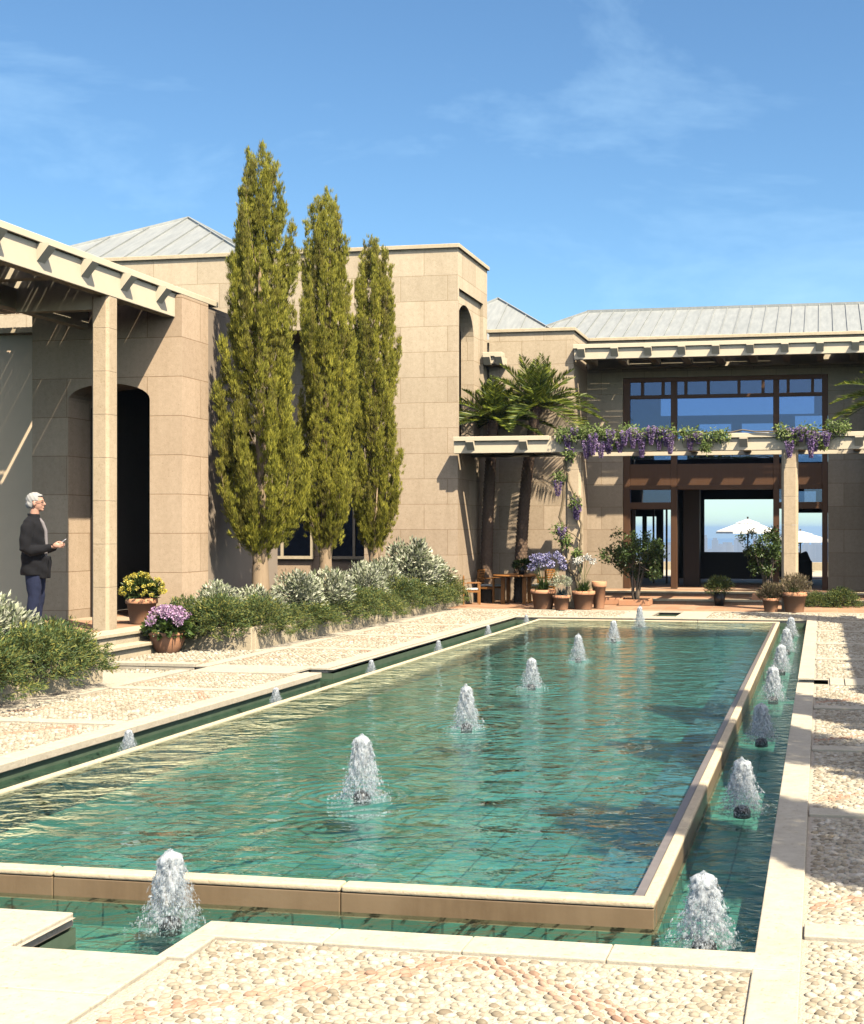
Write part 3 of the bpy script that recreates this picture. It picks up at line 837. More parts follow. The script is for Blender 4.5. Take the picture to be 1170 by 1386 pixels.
def pergola_side(name, label, mir, y0, y1, cols, colname='column'):
    """pergola running along the pool. mir=1: left original, mir=-1 mirrored about the pool axis"""
    ax = -2.95
    def X(x): return x if mir == 1 else 2*ax-x
    def bx(b, xa, xb, *r):
        xa, xb = X(xa), X(xb); b.box(min(xa,xb), max(xa,xb), *r)
    P = empty(name, (X(-9.57), (y0+y1)/2, 0.3), 0, label, 'pergola')
    b = MB(); bx(b,-9.52,-9.26,y0,y1+1.1,5.105,5.195); under(bevel(b.build('top_plate', M['timber_cream']), 0.008), P)
    b = MB(); bx(b,-9.47,-9.31,y0,y1,4.75,5.10); under(bevel(b.build('beam', M['timber_cream']), 0.008), P)
    b = MB(); bx(b,-10.85,-10.70,y0,y1,4.62,4.90); under(b.build('inner_beam', M['timber_cream']), P)
    y = y0+0.35
    while y < y1-0.1:
        b = MB()
        xa = -9.27
        for s in (0,):
            v = [(X(-12.3),y-.08,4.88),(X(-9.31),y-.08,4.88),(X(-9.15),y-.08,5.07),(X(-9.15),y-.08,5.10),(X(-12.3),y-.08,5.10)]
            w = [(p[0],p[1]+.16,p[2]) for p in v]
            b.add(v+w, [(0,1,2,3,4),(9,8,7,6,5)]+[(i,(i+1) % 5,(i+1) % 5+5,i+5) for i in range(5)])
        under(b.build('rafter', M['timber_cream']), P)
        y += 0.92
    b = MB()
    x0, x1 = sorted((X(-12.2), X(-9.54))); slat_roof(b, x0, x1, y0, y1, 5.105, 'y', gap=.10)
    if mir == 1: slat_roof(b, -13.6, -12.25, y0, y1, 5.105, 'y', gap=.10); slat_roof(b, -13.6, -11.7, y1+.03, 18.25, 5.105, 'y', gap=.10)
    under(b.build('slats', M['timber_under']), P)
    for yc in cols:
        b = MB(); chamfer_col(b, X(-9.44), yc, 0.30, 4.748, 0.125, 0.035); under(b.build('column', M['col']), P)
        b = MB(); bx(b,-10.70,-9.47,yc-.07,yc+.07,4.58,4.90); under(b.build('cross_beam', M['timber_cream']), P)
    return P
pergola_side('pergola', 'cream pergola over the platform beside the standing man', 1, 7.0, 17.15, (9.2, 15.38))

def pergola_front(name, label, x0, x1, yf, yb, ztop, hb, pitch, xoff, slats, cols, plates):
    P = empty(name, ((x0+x1)/2, yf, 0), 0, label, 'pergola')
    for (a, c) in plates:
        b = MB(); b.box(a, c, yf, yf+0.26, ztop-0.095, ztop); under(bevel(b.build('top_plate', M['timber_cream']), 0.008), P)
    b = MB(); b.box(x0, x1, yf+0.05, yf+0.19, ztop-0.10-hb, ztop-0.099); under(bevel(b.build('beam', M['timber_cream']), 0.008), P)
    b = MB(); b.box(x0, x1, yb-0.14, yb, ztop-0.10-hb, ztop-0.099); under(b.build('rear_beam', M['timber_cream']), P)
    x = x0+xoff
    while x < x1-0.05:
        b = MB(); z1 = ztop-0.098; z0 = z1-0.19
        v = [(x,yf+0.05,z0),(x,yf-0.09,z1-0.025),(x,yf-0.09,z1),(x,yb+0.1,z1),(x,yb+0.1,z0)]
        w = [(p[0]+0.16,p[1],p[2]) for p in v]
        b.add(v+w, [(0,1,2,3,4),(9,8,7,6,5)]+[(i,(i+1) % 5,(i+1) % 5+5,i+5) for i in range(5)])
        under(b.build('rafter', M['timber_cream']), P)
        x += pitch
    for (a, c) in slats:
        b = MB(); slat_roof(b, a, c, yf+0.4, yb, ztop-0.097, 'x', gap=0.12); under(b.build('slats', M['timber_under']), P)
    for xc in cols:
        b = MB(); chamfer_col(b, xc, yf+0.17, 0.006, ztop-0.10-hb-0.002); under(b.build('column', M['col']), P)
    return P
pergola_front('pergola', 'low cream pergola draped with wisteria across the far end of the pool', -7.62, 4.5, 25.45, 27.1, 3.59, 0.25, 1.14, 0.30, [(-7.6,-5.3)], (-5.05,-0.62,3.8),
              [(-7.62,-5.56),(-5.45,-3.0),(-2.72,-2.4),(-1.86,-0.75),(-0.70,4.5)])
pergola_front('pergola', 'high cream pergola shading the upper windows of the villa', -5.56, 1.84, 28.1, 29.98, 5.86, 0.24, 0.765, 0.10, [(-5.5,1.8)], (), [(-5.58,1.86)])
pergola_front('pergola', 'short cream pergola stub on the wing beside the arched tower', -7.64, -7.22, 27.85, 28.28, 5.70, 0.16, 0.28, 0.03, [], (), [(-7.64,-7.18)])
pergola_side('pergola', 'cream pergola on the right side whose shadow crosses the pebbles', -1, 10.2, 20.5, (10.6, 15.5, 20.2))

# ================================================================== PLANTS
def unit(a): return a/np.maximum(np.linalg.norm(a, axis=-1, keepdims=True), 1e-9)
def leaves(C, D, L, W, fold=0.25, r=None):
    r = r or rng
    n = len(C); D = unit(D)
    ref = r.normal(size=(n,3)); S = unit(np.cross(D, ref)); Nn = np.cross(S, D)
    L = np.broadcast_to(np.asarray(L, float).reshape(-1,1) if np.ndim(L) else np.full((n,1), L), (n,1))
    W = np.broadcast_to(np.asarray(W, float).reshape(-1,1) if np.ndim(W) else np.full((n,1), W), (n,1))
    a = C; t = C+D*L; m = C+D*L*0.5
    v = np.stack([a, m+S*W/2+Nn*W*fold, t, m-S*W/2+Nn*W*fold], 1).reshape(-1,3)
    i = np.arange(n)[:,None]*4
    f = np.concatenate([i+np.array([[0,1,2]]), i+np.array([[0,2,3]])], 0)
    return v, f
def joinvf(lst):
    V = []; F = []; c = 0
    for v, f in lst:
        V.append(v); F.append(f+c); c += len(v)
    return np.concatenate(V), np.concatenate(F)
def sph(n, r=None):
    r = r or rng
    return unit(r.normal(size=(n,3)))

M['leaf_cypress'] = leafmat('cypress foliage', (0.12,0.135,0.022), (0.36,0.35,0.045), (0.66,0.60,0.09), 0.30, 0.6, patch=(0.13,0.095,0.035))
M['leaf_palm'] = leafmat('palm leaflets', (0.035,0.07,0.012), (0.12,0.17,0.022), (0.34,0.36,0.045), 0.25, 0.4)
M['leaf_silver'] = leafmat('silver variegated leaves', (0.14,0.18,0.08), (0.42,0.45,0.30), (0.74,0.74,0.60), 0.2, 0.6)
M['leaf_green'] = leafmat('glossy green leaves', (0.035,0.065,0.018), (0.075,0.12,0.03), (0.13,0.18,0.05), 0.25, 0.35)
M['leaf_rose'] = leafmat('rosemary needles', (0.05,0.095,0.04), (0.12,0.17,0.05), (0.32,0.30,0.07), 0.2, 0.6)
M['leaf_light'] = leafmat('wisteria leaves', (0.12,0.20,0.05), (0.22,0.30,0.08), (0.35,0.40,0.16), 0.35, 0.5)
M['leaf_blue'] = leafmat('blue grey leaves', (0.03,0.05,0.06), (0.06,0.09,0.10), (0.10,0.13,0.13), 0.2, 0.6)
M['leaf_dry'] = leafmat('dry brownish leaves', (0.10,0.09,0.04), (0.20,0.16,0.09), (0.30,0.22,0.15), 0.2, 0.7)
M['fl_wist'] = leafmat('wisteria petals', (0.20,0.11,0.34), (0.34,0.22,0.50), (0.60,0.48,0.72), 0.3, 0.6)
M['fl_pink'] = leafmat('mauve hydrangea petals', (0.40,0.20,0.42), (0.58,0.36,0.60), (0.75,0.58,0.74), 0.25, 0.6)
M['fl_blue'] = leafmat('blue lily petals', (0.25,0.24,0.55), (0.40,0.38,0.68), (0.62,0.60,0.80), 0.25, 0.6)
M['fl_yellow'] = leafmat('yellow petals', (0.55,0.42,0.04), (0.72,0.60,0.08), (0.80,0.74,0.25), 0.25, 0.6)
M['fl_white'] = leafmat('white petals', (0.65,0.65,0.62), (0.80,0.80,0.76), (0.85,0.85,0.80), 0.25, 0.6)

# ---- cypress
def crown_r(t, b=1.0):
    return np.interp(t, [0,.05,.12,.2,.3,.46,.64,.82,.92,.97,1.0], [.10,.34*b,.62*b,.74*b,.66*(1+(b-1)*.6),.57,.54,.46,.35,.25,.11])
def make_cypress(seed, bulge=1.0):
    r = np.random.default_rng(seed)
    z0, H = 1.22, 6.23
    root = empty('cypress_tree', (0,0,0))
    lv = []; tb = MB()
    nb = 150
    for k in range(nb):
        te = (k+r.uniform())/nb; te = te**1.08
        zend = z0+H*te
        an = k*2.39996+r.normal(0,.25)
        lobe = 1+0.13*math.sin(3*an+zend*1.3)+0.10*math.sin(5*an-zend*2.1)
        re = crown_r(te, bulge)*r.uniform(0.72,1.08)*lobe
        Lb = r.uniform(0.8,1.6)*(1 if te > .15 else 0.7)
        zs = max(z0-0.15, zend-Lb)
        p0 = np.array([0.03*math.cos(an), 0.03*math.sin(an), zs])
        p2 = np.array([re*math.cos(an), re*math.sin(an), zend])
        p1 = np.array([re*0.9*math.cos(an), re*0.9*math.sin(an), zs+(zend-zs)*0.35])
        nt_ = int(74*(0.5+min(re,0.9))); m_ = 26; n = nt_*m_
        t = np.repeat(r.beta(2.4,1.1,nt_), m_)[:,None]
        P = p0*(1-t)**2+2*p1*t*(1-t)+p2*t**2
        T = unit(2*(p1-p0)*(1-t)+2*(p2-p1)*t)
        off = np.repeat(r.normal(size=(nt_,3)), m_, 0)*0.074*(1-0.6*t); off[:,2] *= 1.2
        tuft = np.repeat(unit(r.normal(size=(nt_,3))), m_, 0)*.22
        D = T+np.array([0,0,0.75])+unit(off)*0.42+tuft+r.normal(size=(n,3))*0.25
        lv.append(leaves(P+off+r.normal(size=(n,3))*.016, D, r.uniform(0.035,0.105,n), r.uniform(0.0055,0.0115,n), 0.2, r))
        if k % 3 == 0:
            pts = [tuple(p0*(1-s)**2+2*p1*s*(1-s)+p2*s*s) for s in (0,.25,.5,.75,.92)]
            tb.tube(pts, [.014,.011,.009,.006,.003], 4, cap=False)
    V, F = joinvf(lv)
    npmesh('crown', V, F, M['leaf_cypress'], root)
    tb.build('branch', M['bark'], root, fix=False)
    b = MB()
    b.tube([(0,0,0.0),(0.01,0,.5),(0,0.01,1.0),(0.01,0,2.2),(0,0,4.5),(0,0,7.0)], [.19,.155,.13,.09,.05,.01], 14)
    for a in (0.4,2.2,3.9,5.3):
        b.tube([(.05*math.cos(a),.05*math.sin(a),.75),(.13*math.cos(a),.13*math.sin(a),1.05),(.24*math.cos(a+.2),.24*math.sin(a+.2),1.5),(.3*math.cos(a+.3),.3*math.sin(a+.3),2.3)], [.05,.04,.03,.012], 7)
    b.build('trunk', M['bark'], root)
    return root
cy1 = make_cypress(11); cy2 = make_cypress(23, .80)
def put(o, x, y, z, rz=0, s=1, sz=None, label=None, cat=None, group=None):
    o.location = (x,y,z); o.rotation_euler = (0,0,rz); o.scale = (s,s,sz or s)
    return tag(o, label, cat, group)
GC = 'cypress trees'
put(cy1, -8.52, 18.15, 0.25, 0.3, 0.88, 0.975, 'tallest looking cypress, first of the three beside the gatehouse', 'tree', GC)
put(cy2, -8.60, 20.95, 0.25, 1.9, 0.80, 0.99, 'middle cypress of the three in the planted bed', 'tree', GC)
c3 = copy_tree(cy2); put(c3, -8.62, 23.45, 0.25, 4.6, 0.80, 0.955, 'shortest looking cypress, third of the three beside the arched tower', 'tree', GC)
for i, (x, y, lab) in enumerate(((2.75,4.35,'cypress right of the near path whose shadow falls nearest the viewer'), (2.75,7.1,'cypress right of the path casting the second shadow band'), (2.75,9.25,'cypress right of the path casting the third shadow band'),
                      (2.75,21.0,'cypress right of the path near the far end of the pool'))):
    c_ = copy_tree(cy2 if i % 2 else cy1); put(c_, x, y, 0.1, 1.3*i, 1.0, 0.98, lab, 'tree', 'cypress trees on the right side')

# ---- palms
def make_palm(seed, h, lean, nfr=34, fl=1.35):
    r = np.random.default_rng(seed)
    root = empty('palm_tree', (0,0,0))
    b = MB()
    pts = [(lean[0]*s*s*1.0, lean[1]*s, h*s) for s in np.linspace(0,1,12)]
    b.tube(pts, [.135-.035*s for s in np.linspace(0,1,12)], 16)
    # leaf base scales
    rows = int(h/0.075)
    for j in range(rows):
        s = (j+.5)/rows; c = Vector((lean[0]*s*s, lean[1]*s, h*s)); rad = .135-.035*s
        for k in range(9):
            a = 2*PI*(k+(j % 2)*.5)/9
            o = Vector((math.cos(a), math.sin(a), 0)); t = Vector((-math.sin(a), math.cos(a), 0))
            q = c+o*rad
            b.add([q-t*.05-Vector((0,0,.035)), q+t*.05-Vector((0,0,.035)), q+o*.022+Vector((0,0,.035))+t*.015, q+o*.022+Vector((0,0,.035))-t*.015, q+Vector((0,0,.03))], [(0,1,2,3),(3,2,4),(0,3,4),(1,4,2)])
    b.build('trunk', M['palm_bark'], root, fix=False)
    top = np.array([lean[0], lean[1], h])
    lv = []; ra = MB()
    for k in range(nfr):
        u = (k+.5)/nfr
        el = R(86)-u**0.95*R(92); az = k*2.39996+r.normal(0,.15)
        L = fl*r.uniform(.8,1.1)*(0.75+0.35*u)
        d = np.array([math.cos(az)*math.cos(el), math.sin(az)*math.cos(el), math.sin(el)])
        S = np.linspace(0,1,14)[:,None]
        droop = np.zeros((14,3)); droop[:,2] = -(S[:,0]**2.1)*L*(0.30*math.cos(el)+.04)
        P = top+d*S*L+droop
        ra.tube([tuple(p) for p in P], list(np.linspace(.016,.003,14)), 4, cap=False)
        n = 46
        tt = np.linspace(.10,1,n)
        side = unit(np.cross(d, [0,0,1.0])) if abs(d[2]) < .98 else np.array([1.0,0,0])
        Pi = np.stack([np.interp(tt, S[:,0], P[:,i]) for i in range(3)], 1)
        T = unit(np.gradient(Pi, axis=0))
        upv = unit(np.cross(side[None], T))
        for sgn in (-1,1):
            D = sgn*side[None]*0.75+T*0.65+upv*0.22+r.normal(size=(n,3))*0.05
            ln = L*0.24*np.sin(np.clip(tt*1.05,0,1)*PI*0.86+0.28)+0.03
            lv.append(leaves(Pi, D, ln, np.full(n,0.026), 0.15, r))
    V, F = joinvf(lv); npmesh('fronds', V, F, M['leaf_palm'], root)
    ra.build('frond_stems', M['leaf_green'], root, fix=False)
    return root
M['palm_bark'] = wood('palm trunk scales', (0.30,0.20,0.13), (0.12,0.075,0.05), 0.9, (30,30,30))
pm = make_palm(5, 4.4, (0.38,0.0), 40, 1.6)
put(pm, -6.68, 27.55, 0, 0, 1, None, 'palm with a scaly leaning trunk behind the patio table', 'tree', 'palm trees behind the low pergola')
pm2 = make_palm(9, 4.1, (0.15,0.1), 36, 1.45)
put(pm2, -7.42, 27.35, 0, 0, 1, None, 'darker palm close against the arched tower', 'tree', 'palm trees behind the low pergola')
pm3 = copy_tree(pm); put(pm3, 1.95, 27.3, 0.1, 2.5, 0.98, None, 'palm cut by the picture edge in front of the dark villa wall', 'tree', 'palm trees behind the low pergola')

# ---- shrubs
def clump_leaves(n, rx, ry, rz, L, W, r, up=0.5, nsub=26, sub=0.33, shell=True):
    """leaf cloud made of sub clumps on an uneven dome"""
    c = sph(nsub, r); c[:,2] = np.abs(c[:,2])*1.0-0.1
    c *= r.uniform(.55,.9,(nsub,1)); c *= np.array([rx,ry,rz])
    k = r.integers(0,nsub,n)
    o = sph(n, r)*r.uniform(.3,1,(n,1))**.5*sub*np.array([rx,ry,rz])
    C = c[k]+o
    D = unit(C/np.array([rx,ry,rz])**1)*0.7+o/sub/max(rx,.01)*0.5+np.array([0,0,up])+r.normal(size=(n,3))*.4
    return leaves(C, D, r.uniform(L*.7,L*1.25,n), r.uniform(W*.7,W*1.2,n), 0.22, r)
def stems(b, r, n, h, spread, rad):
    for k in range(n):
        a = r.uniform(0,2*PI); q = r.uniform(.3,1)*spread
        b.tube([(0.02*math.cos(a),0.02*math.sin(a),0),(q*.4*math.cos(a),q*.4*math.sin(a),h*.5),(q*math.cos(a),q*math.sin(a),h*.95)], [rad,rad*.7,rad*.3], 5, cap=False)
def make_silver(seed, rr=0.45, h=0.6, n=2600):
    r = np.random.default_rng(seed); root = empty('silver_shrub', (0,0,0))
    C = clump_leaves(int(n*1.4), rr, rr, h, 0.085, 0.030, r, 0.25, 34, .34)
    v, f = C; v[:,2] += h*0.30
    npmesh('foliage', v, f, M['leaf_silver'], root)
    b = MB(); stems(b, r, 9, h*1.1, rr*.7, .01); b.build('stems', M['bark_grey'], root, fix=False)
    return root
def make_rose(seed, rr=0.52, h=0.42, n=7500):
    r = np.random.default_rng(seed); root = empty('rosemary_shrub', (0,0,0))
    nt = 260
    c = sph(nt, r); c[:,2] = np.abs(c[:,2])*1.1-0.45; c *= r.uniform(.6,1.05,(nt,1))*np.array([rr,rr,h])
    k = r.integers(0,nt,n); t = r.uniform(0,1,(n,1))
    tip = c+unit(c*np.array([1,1,.6])+np.array([0,0,.12]))*0.16
    P = c[k]*(1-t)+tip[k]*t+r.normal(size=(n,3))*.012
    D = unit(tip[k]-c[k])*0.8+r.normal(size=(n,3))*.55
    v, f = leaves(P, D, r.uniform(.03,.065,n), r.uniform(.007,.013,n), .1, r)
    v2, f2 = clump_leaves(2500, rr*.85, rr*.85, h*.9, .06, .02, r, .3, 30, .4)
    V, F = joinvf([(v,f),(v2,f2)]); V[:,2] += h*.25
    npmesh('foliage', V, F, M['leaf_rose'], root)
    b = MB(); stems(b, r, 8, h*.7, rr*.6, .008); b.build('stems', M['bark_grey'], root, fix=False)
    return root
s1, s2 = make_silver(1), make_silver(2, .42, .7)
r1, r2 = make_rose(3), make_rose(4)
GS, GR = 'silver shrubs in the beds', 'rosemary mounds along the planter edge'
sil = [(s1,-8.45,16.55,.30,.95,'silver leaved shrub next to the mauve hydrangea pot'), (0,-8.15,17.25,.28,.9,'silver leaved shrub just left of the first cypress trunk'), (1,-8.05,18.5,.28,.95,'silver leaved shrub in front of the first cypress trunk'),
       (0,-8.0,19.55,.28,1.0,'silver leaved shrub between the first and second cypress trunks'), (1,-8.0,21.3,.28,.9,'silver leaved shrub right of the second cypress trunk'), (0,-8.15,22.6,.28,1.0,'silver leaved shrub left of the third cypress trunk'),
       (s2,-8.25,24.5,.32,1.35,'large silver shrub rising right of the third cypress'), (1,-8.1,25.3,.3,1.15,'silver shrub at the foot of the arched tower'),
       (0,-8.15,11.35,.28,.92,'large silver shrub in the near bed in front of the standing man'), (1,-8.1,10.7,.28,1.0,'silver shrub in the near bed cut by the picture edge')]
for i, (o,x,y,z,s,lab) in enumerate(sil):
    o = o if not isinstance(o, int) else copy_tree(s1 if o == 0 else s2)
    put(o, x, y, z, 1.7*i, s*(1.0 if y > 14 else 1), s*rng.uniform(.72,1.02), lab, 'shrub', GS)
names = ['beside the mauve hydrangea pot','below the first silver shrubs','below the first cypress','second past the first cypress','halfway between first and second cypress','below the second cypress','just past the second cypress','third past the second cypress','before the third cypress','below the third cypress','past the third cypress','near the tower foot','last before the tower corner']
for i in range(13):
    o = r1 if i == 0 else (r2 if i == 1 else copy_tree(r1 if i % 2 == 0 else r2))
    put(o, -7.84+rng.normal(0,.07), 16.55+i*0.74+rng.normal(0,.08), 0.22+rng.uniform(-.05,.05), 2.1*i, rng.uniform(.72,1.08), rng.uniform(.55,1.0), 'dark green rosemary mound '+names[i], 'shrub', GR)
for i, (x,y,s,lab) in enumerate(((-7.98,11.95,.84,'rosemary mound spilling over the near planter corner'), (-7.72,11.65,.95,'rosemary mound in the near bed left of the corner one'), (-7.6,10.95,.95,'rosemary mound in the near bed below the silver shrub'), (-7.6,10.2,1.0,'rosemary mound cut by the left picture edge'),(-8.15,16.12,.98,'small rosemary mound at the planter end behind the hydrangeas'),(-8.7,16.25,.9,'small rosemary mound at the planter end by the gatehouse pier'))):
    o = copy_tree(r1 if i % 2 else r2); put(o, x, y, .24, 1.1*i, s, None, lab, 'shrub', GR)

# planter beds
for nm, x0, x1, y0, y1, lab in (('near',-8.95,-7.66,6.0,12.45,'low cream walled planter bed near the standing man'), ('far',-9.17,-7.66,16.05,25.87,'low cream walled planter bed with the cypress trees')):
    P = empty('planter', (x1, y0, 0), 0, lab, 'planter')
    b = MB(); rim_ring(b, x0, x1, y0, y1, .12, -.04, .30); under(bevel(b.build('wall', M['cream_trim']), .01), P)
    b = MB(); b.box(x0+.12, x1-.12, y0+.12, y1-.12, .1, .26); under(b.build('soil', M['soil']), P)
b = MB(); b.box(-13.6,-9.18,17.85,25.88,-.05,.05)
struct(b.build('bed_ground', M['soil']), 'dark soil between the cypress bed and the house')

# ================================================================== POTS
def pot_mesh(b, r, h, style='flower'):
    if style == 'bowl':
        prof = [(0,0),(r*.52,0),(r*.56,.01),(r*.78,h*.35),(r*.93,h*.68),(r*.96,h*.82),(r*1.0,h*.84),(r*1.03,h*.9),(r*1.0,h),(r*.93,h),(r*.90,h*.86),(0,h*.84)]
    elif style == 'tapered':
        prof = [(0,0),(r*.6,0),(r*1.0,h),(r*.92,h),(r*.88,h*.9),(0,h*.9)]
    else:
        prof = [(0,0),(r*.70,0),(r*.73,.01),(r*.92,h*.78),(r*1.0,h*.79),(r*1.03,h*.84),(r*1.02,h*.99),(r*.98,h),(r*.92,h),(r*.88,h*.88),(0,h*.86)]
    b.lathe(prof, n=28)
def potted(label, x, y, z, r, h, style='flower', mat=None, cat='potted plant'):
    root = empty('potted_plant', (0,0,0), 0, label, cat)
    b = MB(); pot_mesh(b, r, h, style)
    b.build('pot', mat or M['terracotta'], root, fix=False)
    b = MB(); b.disc((0,0,h*.9), r*.88, 20); b.build('soil', M['soil'], root, fix=False)
    root.location = (x,y,z)
    return root
def addleaf(root, name, vf, mat):
    return npmesh(name, vf[0], vf[1], mat, root)
def strap(n, h0, L, W, rad, r, droop=1.0):
    """arching strap leaves as 4 piece ribbons"""
    V = []; F = []; c = 0
    for k in range(n):
        a = r.uniform(0,2*PI); q = r.uniform(.35,1.0); l = L*r.uniform(.7,1.1)
        d = np.array([math.cos(a),math.sin(a)]); sd = np.array([-math.sin(a),math.cos(a),0])*W/2
        for s in range(6):
            t = s/5
            x = rad*.3*r.uniform(.8,1)*0+q*l*(t*.75); zz = h0+l*(1.15-q*.45)*t-droop*q*l*.65*t*t
            w = (1-.85*t**2)
            p = np.array([d[0]*(x+rad*.15), d[1]*(x+rad*.15), zz])
            V += [p-sd*w, p+sd*w]
            if s: F += [(c-2,c-1,c+1),(c-2,c+1,c)]
            c += 2
    return np.array(V), np.array(F)
def flowerballs(centers, rad, n, L, r):
    out = []
    for c in centers:
        d = sph(n, r); d[:,2] = d[:,2]*.9+.1
        C = np.array(c)+d*rad*r.uniform(.5,1,(n,1))
        out.append(leaves(C, d+r.normal(size=(n,3))*.9, r.uniform(L*.7,L*1.2,n), L*.8, .2, r))
    return joinvf(out)
rr = np.random.default_rng(77)
# yellow chrysanthemums
p = potted('terracotta pot of yellow chrysanthemums by the arched doorway', -9.52, 16.45, .305, .215, .36)
v, f = clump_leaves(1900, .27, .27, .24, .06, .026, rr, .3, 26, .35); v[:,2] += .42; addleaf(p, 'foliage', (v,f), M['leaf_green'])
d = sph(150, rr); d = d[d[:,2] > -.1][:62]
addleaf(p, 'blossoms', flowerballs(d*np.array([.31,.31,.27])+np.array([0,0,.44]), .026, 34, .022, rr), M['fl_yellow'])
# mauve hydrangea
p = potted('terracotta bowl of mauve hydrangeas on the pebbles by the steps', -8.62, 15.55, -.02, .245, .30, 'bowl')
v, f = clump_leaves(500, .27, .27, .16, .115, .07, rr, .0, 18, .35); v[:,2] += .32; addleaf(p, 'foliage', (v,f), M['leaf_green'])
d = sph(80, rr); d = d[d[:,2] > .02][:24]
addleaf(p, 'blossoms', flowerballs(d*np.array([.27,.27,.17])+np.array([0,0,.42]), .068, 110, .03, rr), M['fl_pink'])
# agapanthus
p = potted('large terracotta pot of blue lilies beside the patio table', -5.62, 25.2, .006, .26, .40)
addleaf(p, 'leaves', strap(120, .34, .42, .028, .2, rr), M['leaf_green'])
hd = [(rr.normal(0,.17), rr.normal(0,.14), rr.uniform(.85,1.1)) for _ in range(11)]
addleaf(p, 'blossoms', flowerballs(hd, .085, 110, .04, rr), M['fl_blue'])
b = MB()
for q in hd: b.tube([(0,0,.35),(q[0]*.5,q[1]*.5,.65),q], .006, 5)
b.build('stems', M['leaf_green'], p, fix=False)
p = potted('small terracotta pot of blue grey grass left of the column', -5.20, 25.0, .006, .18, .30)
addleaf(p, 'leaves', strap(260, .26, .30, .014, .15, rr, 1.2), M['leaf_blue'])
v, f = clump_leaves(700, .22, .2, .2, .05, .015, rr, .8, 18, .4); v[:,2] += .52; addleaf(p, 'seed_heads', (v,f), M['leaf_silver'])
p = potted('terracotta pot of strap leaves and white flowers right of the column', -4.78, 25.2, .006, .235, .38)
addleaf(p, 'leaves', strap(170, .33, .40, .022, .2, rr), M['leaf_green'])
hd = [(-.08,0,1.0),(.02,.05,1.04),(-.16,.02,.98),(.2,0,.98),(.08,.05,1.06)]
addleaf(p, 'blossoms', flowerballs(hd, .07, 70, .035, rr), M['fl_white'])
b = MB()
for q in hd: b.tube([(0,0,.35),(q[0]*.3,q[1]*.5,.7),q], .005, 5)
b.build('stems', M['leaf_green'], p, fix=False)
p = empty('tall_pot', (-4.52,25.55,.006), 0, 'tall narrow terracotta pot standing behind the white flower pot', 'pot')
b = MB(); pot_mesh(b, .15, .56, 'flower'); b.build('pot_body', M['terracotta'], p, fix=False)
b = MB(); b.disc((0,0,.5), .13, 20); b.build('soil', M['soil'], p, fix=False)
# dry grasses
for (x,y,r_,h,lab) in ((-.98,25.05,.17,.28,'smaller terracotta pot of dry grass left of the right hand column'),(-.52,25.08,.245,.40,'bigger terracotta pot of dry grass in front of the right hand column')):
    p = potted(lab, x, y, .006, r_, h)
    v, f = clump_leaves(1900, r_*1.35, r_*1.35, r_*1.2, .07, .014, rr, .9, 40, .4); v[:,2] += h+.05; addleaf(p, 'foliage', (v,f), M['leaf_dry'])
    addleaf(p, 'leaves', strap(90, h*.9, r_*1.6, .012, r_*.6, rr, .9), M['leaf_rose'])
# ball of grass in dark pot
p = potted('round green bush in a dark tapered pot on the terrace steps', -2.15, 26.95, .006, .15, .28, 'tapered', M['metal_dark'])
v, f = clump_leaves(2600, .27, .27, .25, .07, .014, rr, .6, 40, .45); v[:,2] += .36; addleaf(p, 'foliage', (v,f), M['leaf_rose'])
# low bushes to the right
for x, y, s, lab in ((-.08,26.95,.6,'sprawling low bush right of the dry grass pots'), (.42,27.0,.78,'round low bush at the foot of the dark villa wall')):
    o = copy_tree(r1); put(o, x, y, .02, x*3, s, None, lab, 'shrub', 'low bushes on the terrace')

# ---- small multi-stem trees
def small_tree(label, x, y, z, rad, zc, hz, seed, planter=True, nl=5200):
    r = np.random.default_rng(seed)
    root = empty('small_tree', (0,0,0), 0, label, 'tree')
    b = MB(); ends = []
    for k in range(6):
        a = 2*PI*k/6+r.normal(0,.3); q = rad*r.uniform(.35,.75)
        p0 = np.array([.05*math.cos(a),.05*math.sin(a),.08]); p1 = np.array([q*.35*math.cos(a),q*.35*math.sin(a),zc*.45]); p2 = np.array([q*math.cos(a),q*math.sin(a),zc+r.uniform(-.1,.2)*hz])
        pts = [tuple(p0),tuple((p0+p1)/2+r.normal(size=3)*.025),tuple(p1),tuple((p1+p2)/2+r.normal(size=3)*.04),tuple(p2)]
        b.tube(pts, [.028,.024,.020,.014,.007], 7)
        for j in range(3):
            e = p2+r.normal(size=3)*np.array([rad*.4,rad*.4,hz*.45]); s0 = p1+(p2-p1)*r.uniform(.1,.8)
            b.tube([tuple(s0),tuple((s0+e)/2+r.normal(size=3)*.03),tuple(e)], [.011,.008,.003], 5); ends.append(e)
        ends.append(p2)
    b.build('trunk', M['bark_grey'], root)
    ends = np.array(ends)
    extra = sph(34, r)*r.uniform(.55,1,(34,1))*np.array([rad,rad,hz])+np.array([0,0,zc])
    cs = np.concatenate([ends, extra]); k = r.integers(0,len(cs),nl)
    o = sph(nl, r)*r.uniform(.15,1,(nl,1))*rad*.26
    C = cs[k]+o
    D = o/rad*2+np.array([0,0,-.1])+r.normal(size=(nl,3))*.5
    vf = leaves(C, D, r.uniform(.045,.085,nl), r.uniform(.025,.042,nl), .25, r)
    npmesh('crown', vf[0], vf[1], M['leaf_green'], root)
    if planter:
        b = MB(); rim_ring(b, -.33,.33,-.33,.33,.05,0,.13); bevel(b.build('planter_box', M['terracotta'], root), .01)
        b = MB(); b.box(-.28,.28,-.28,.28,.02,.10); b.build('soil', M['soil'], root)
    root.location = (x,y,z)
    return root
small_tree('bushy multi stemmed tree in a low terracotta planter left of the doors', -3.95, 26.9, .006, .62, 1.02, .52, 31)
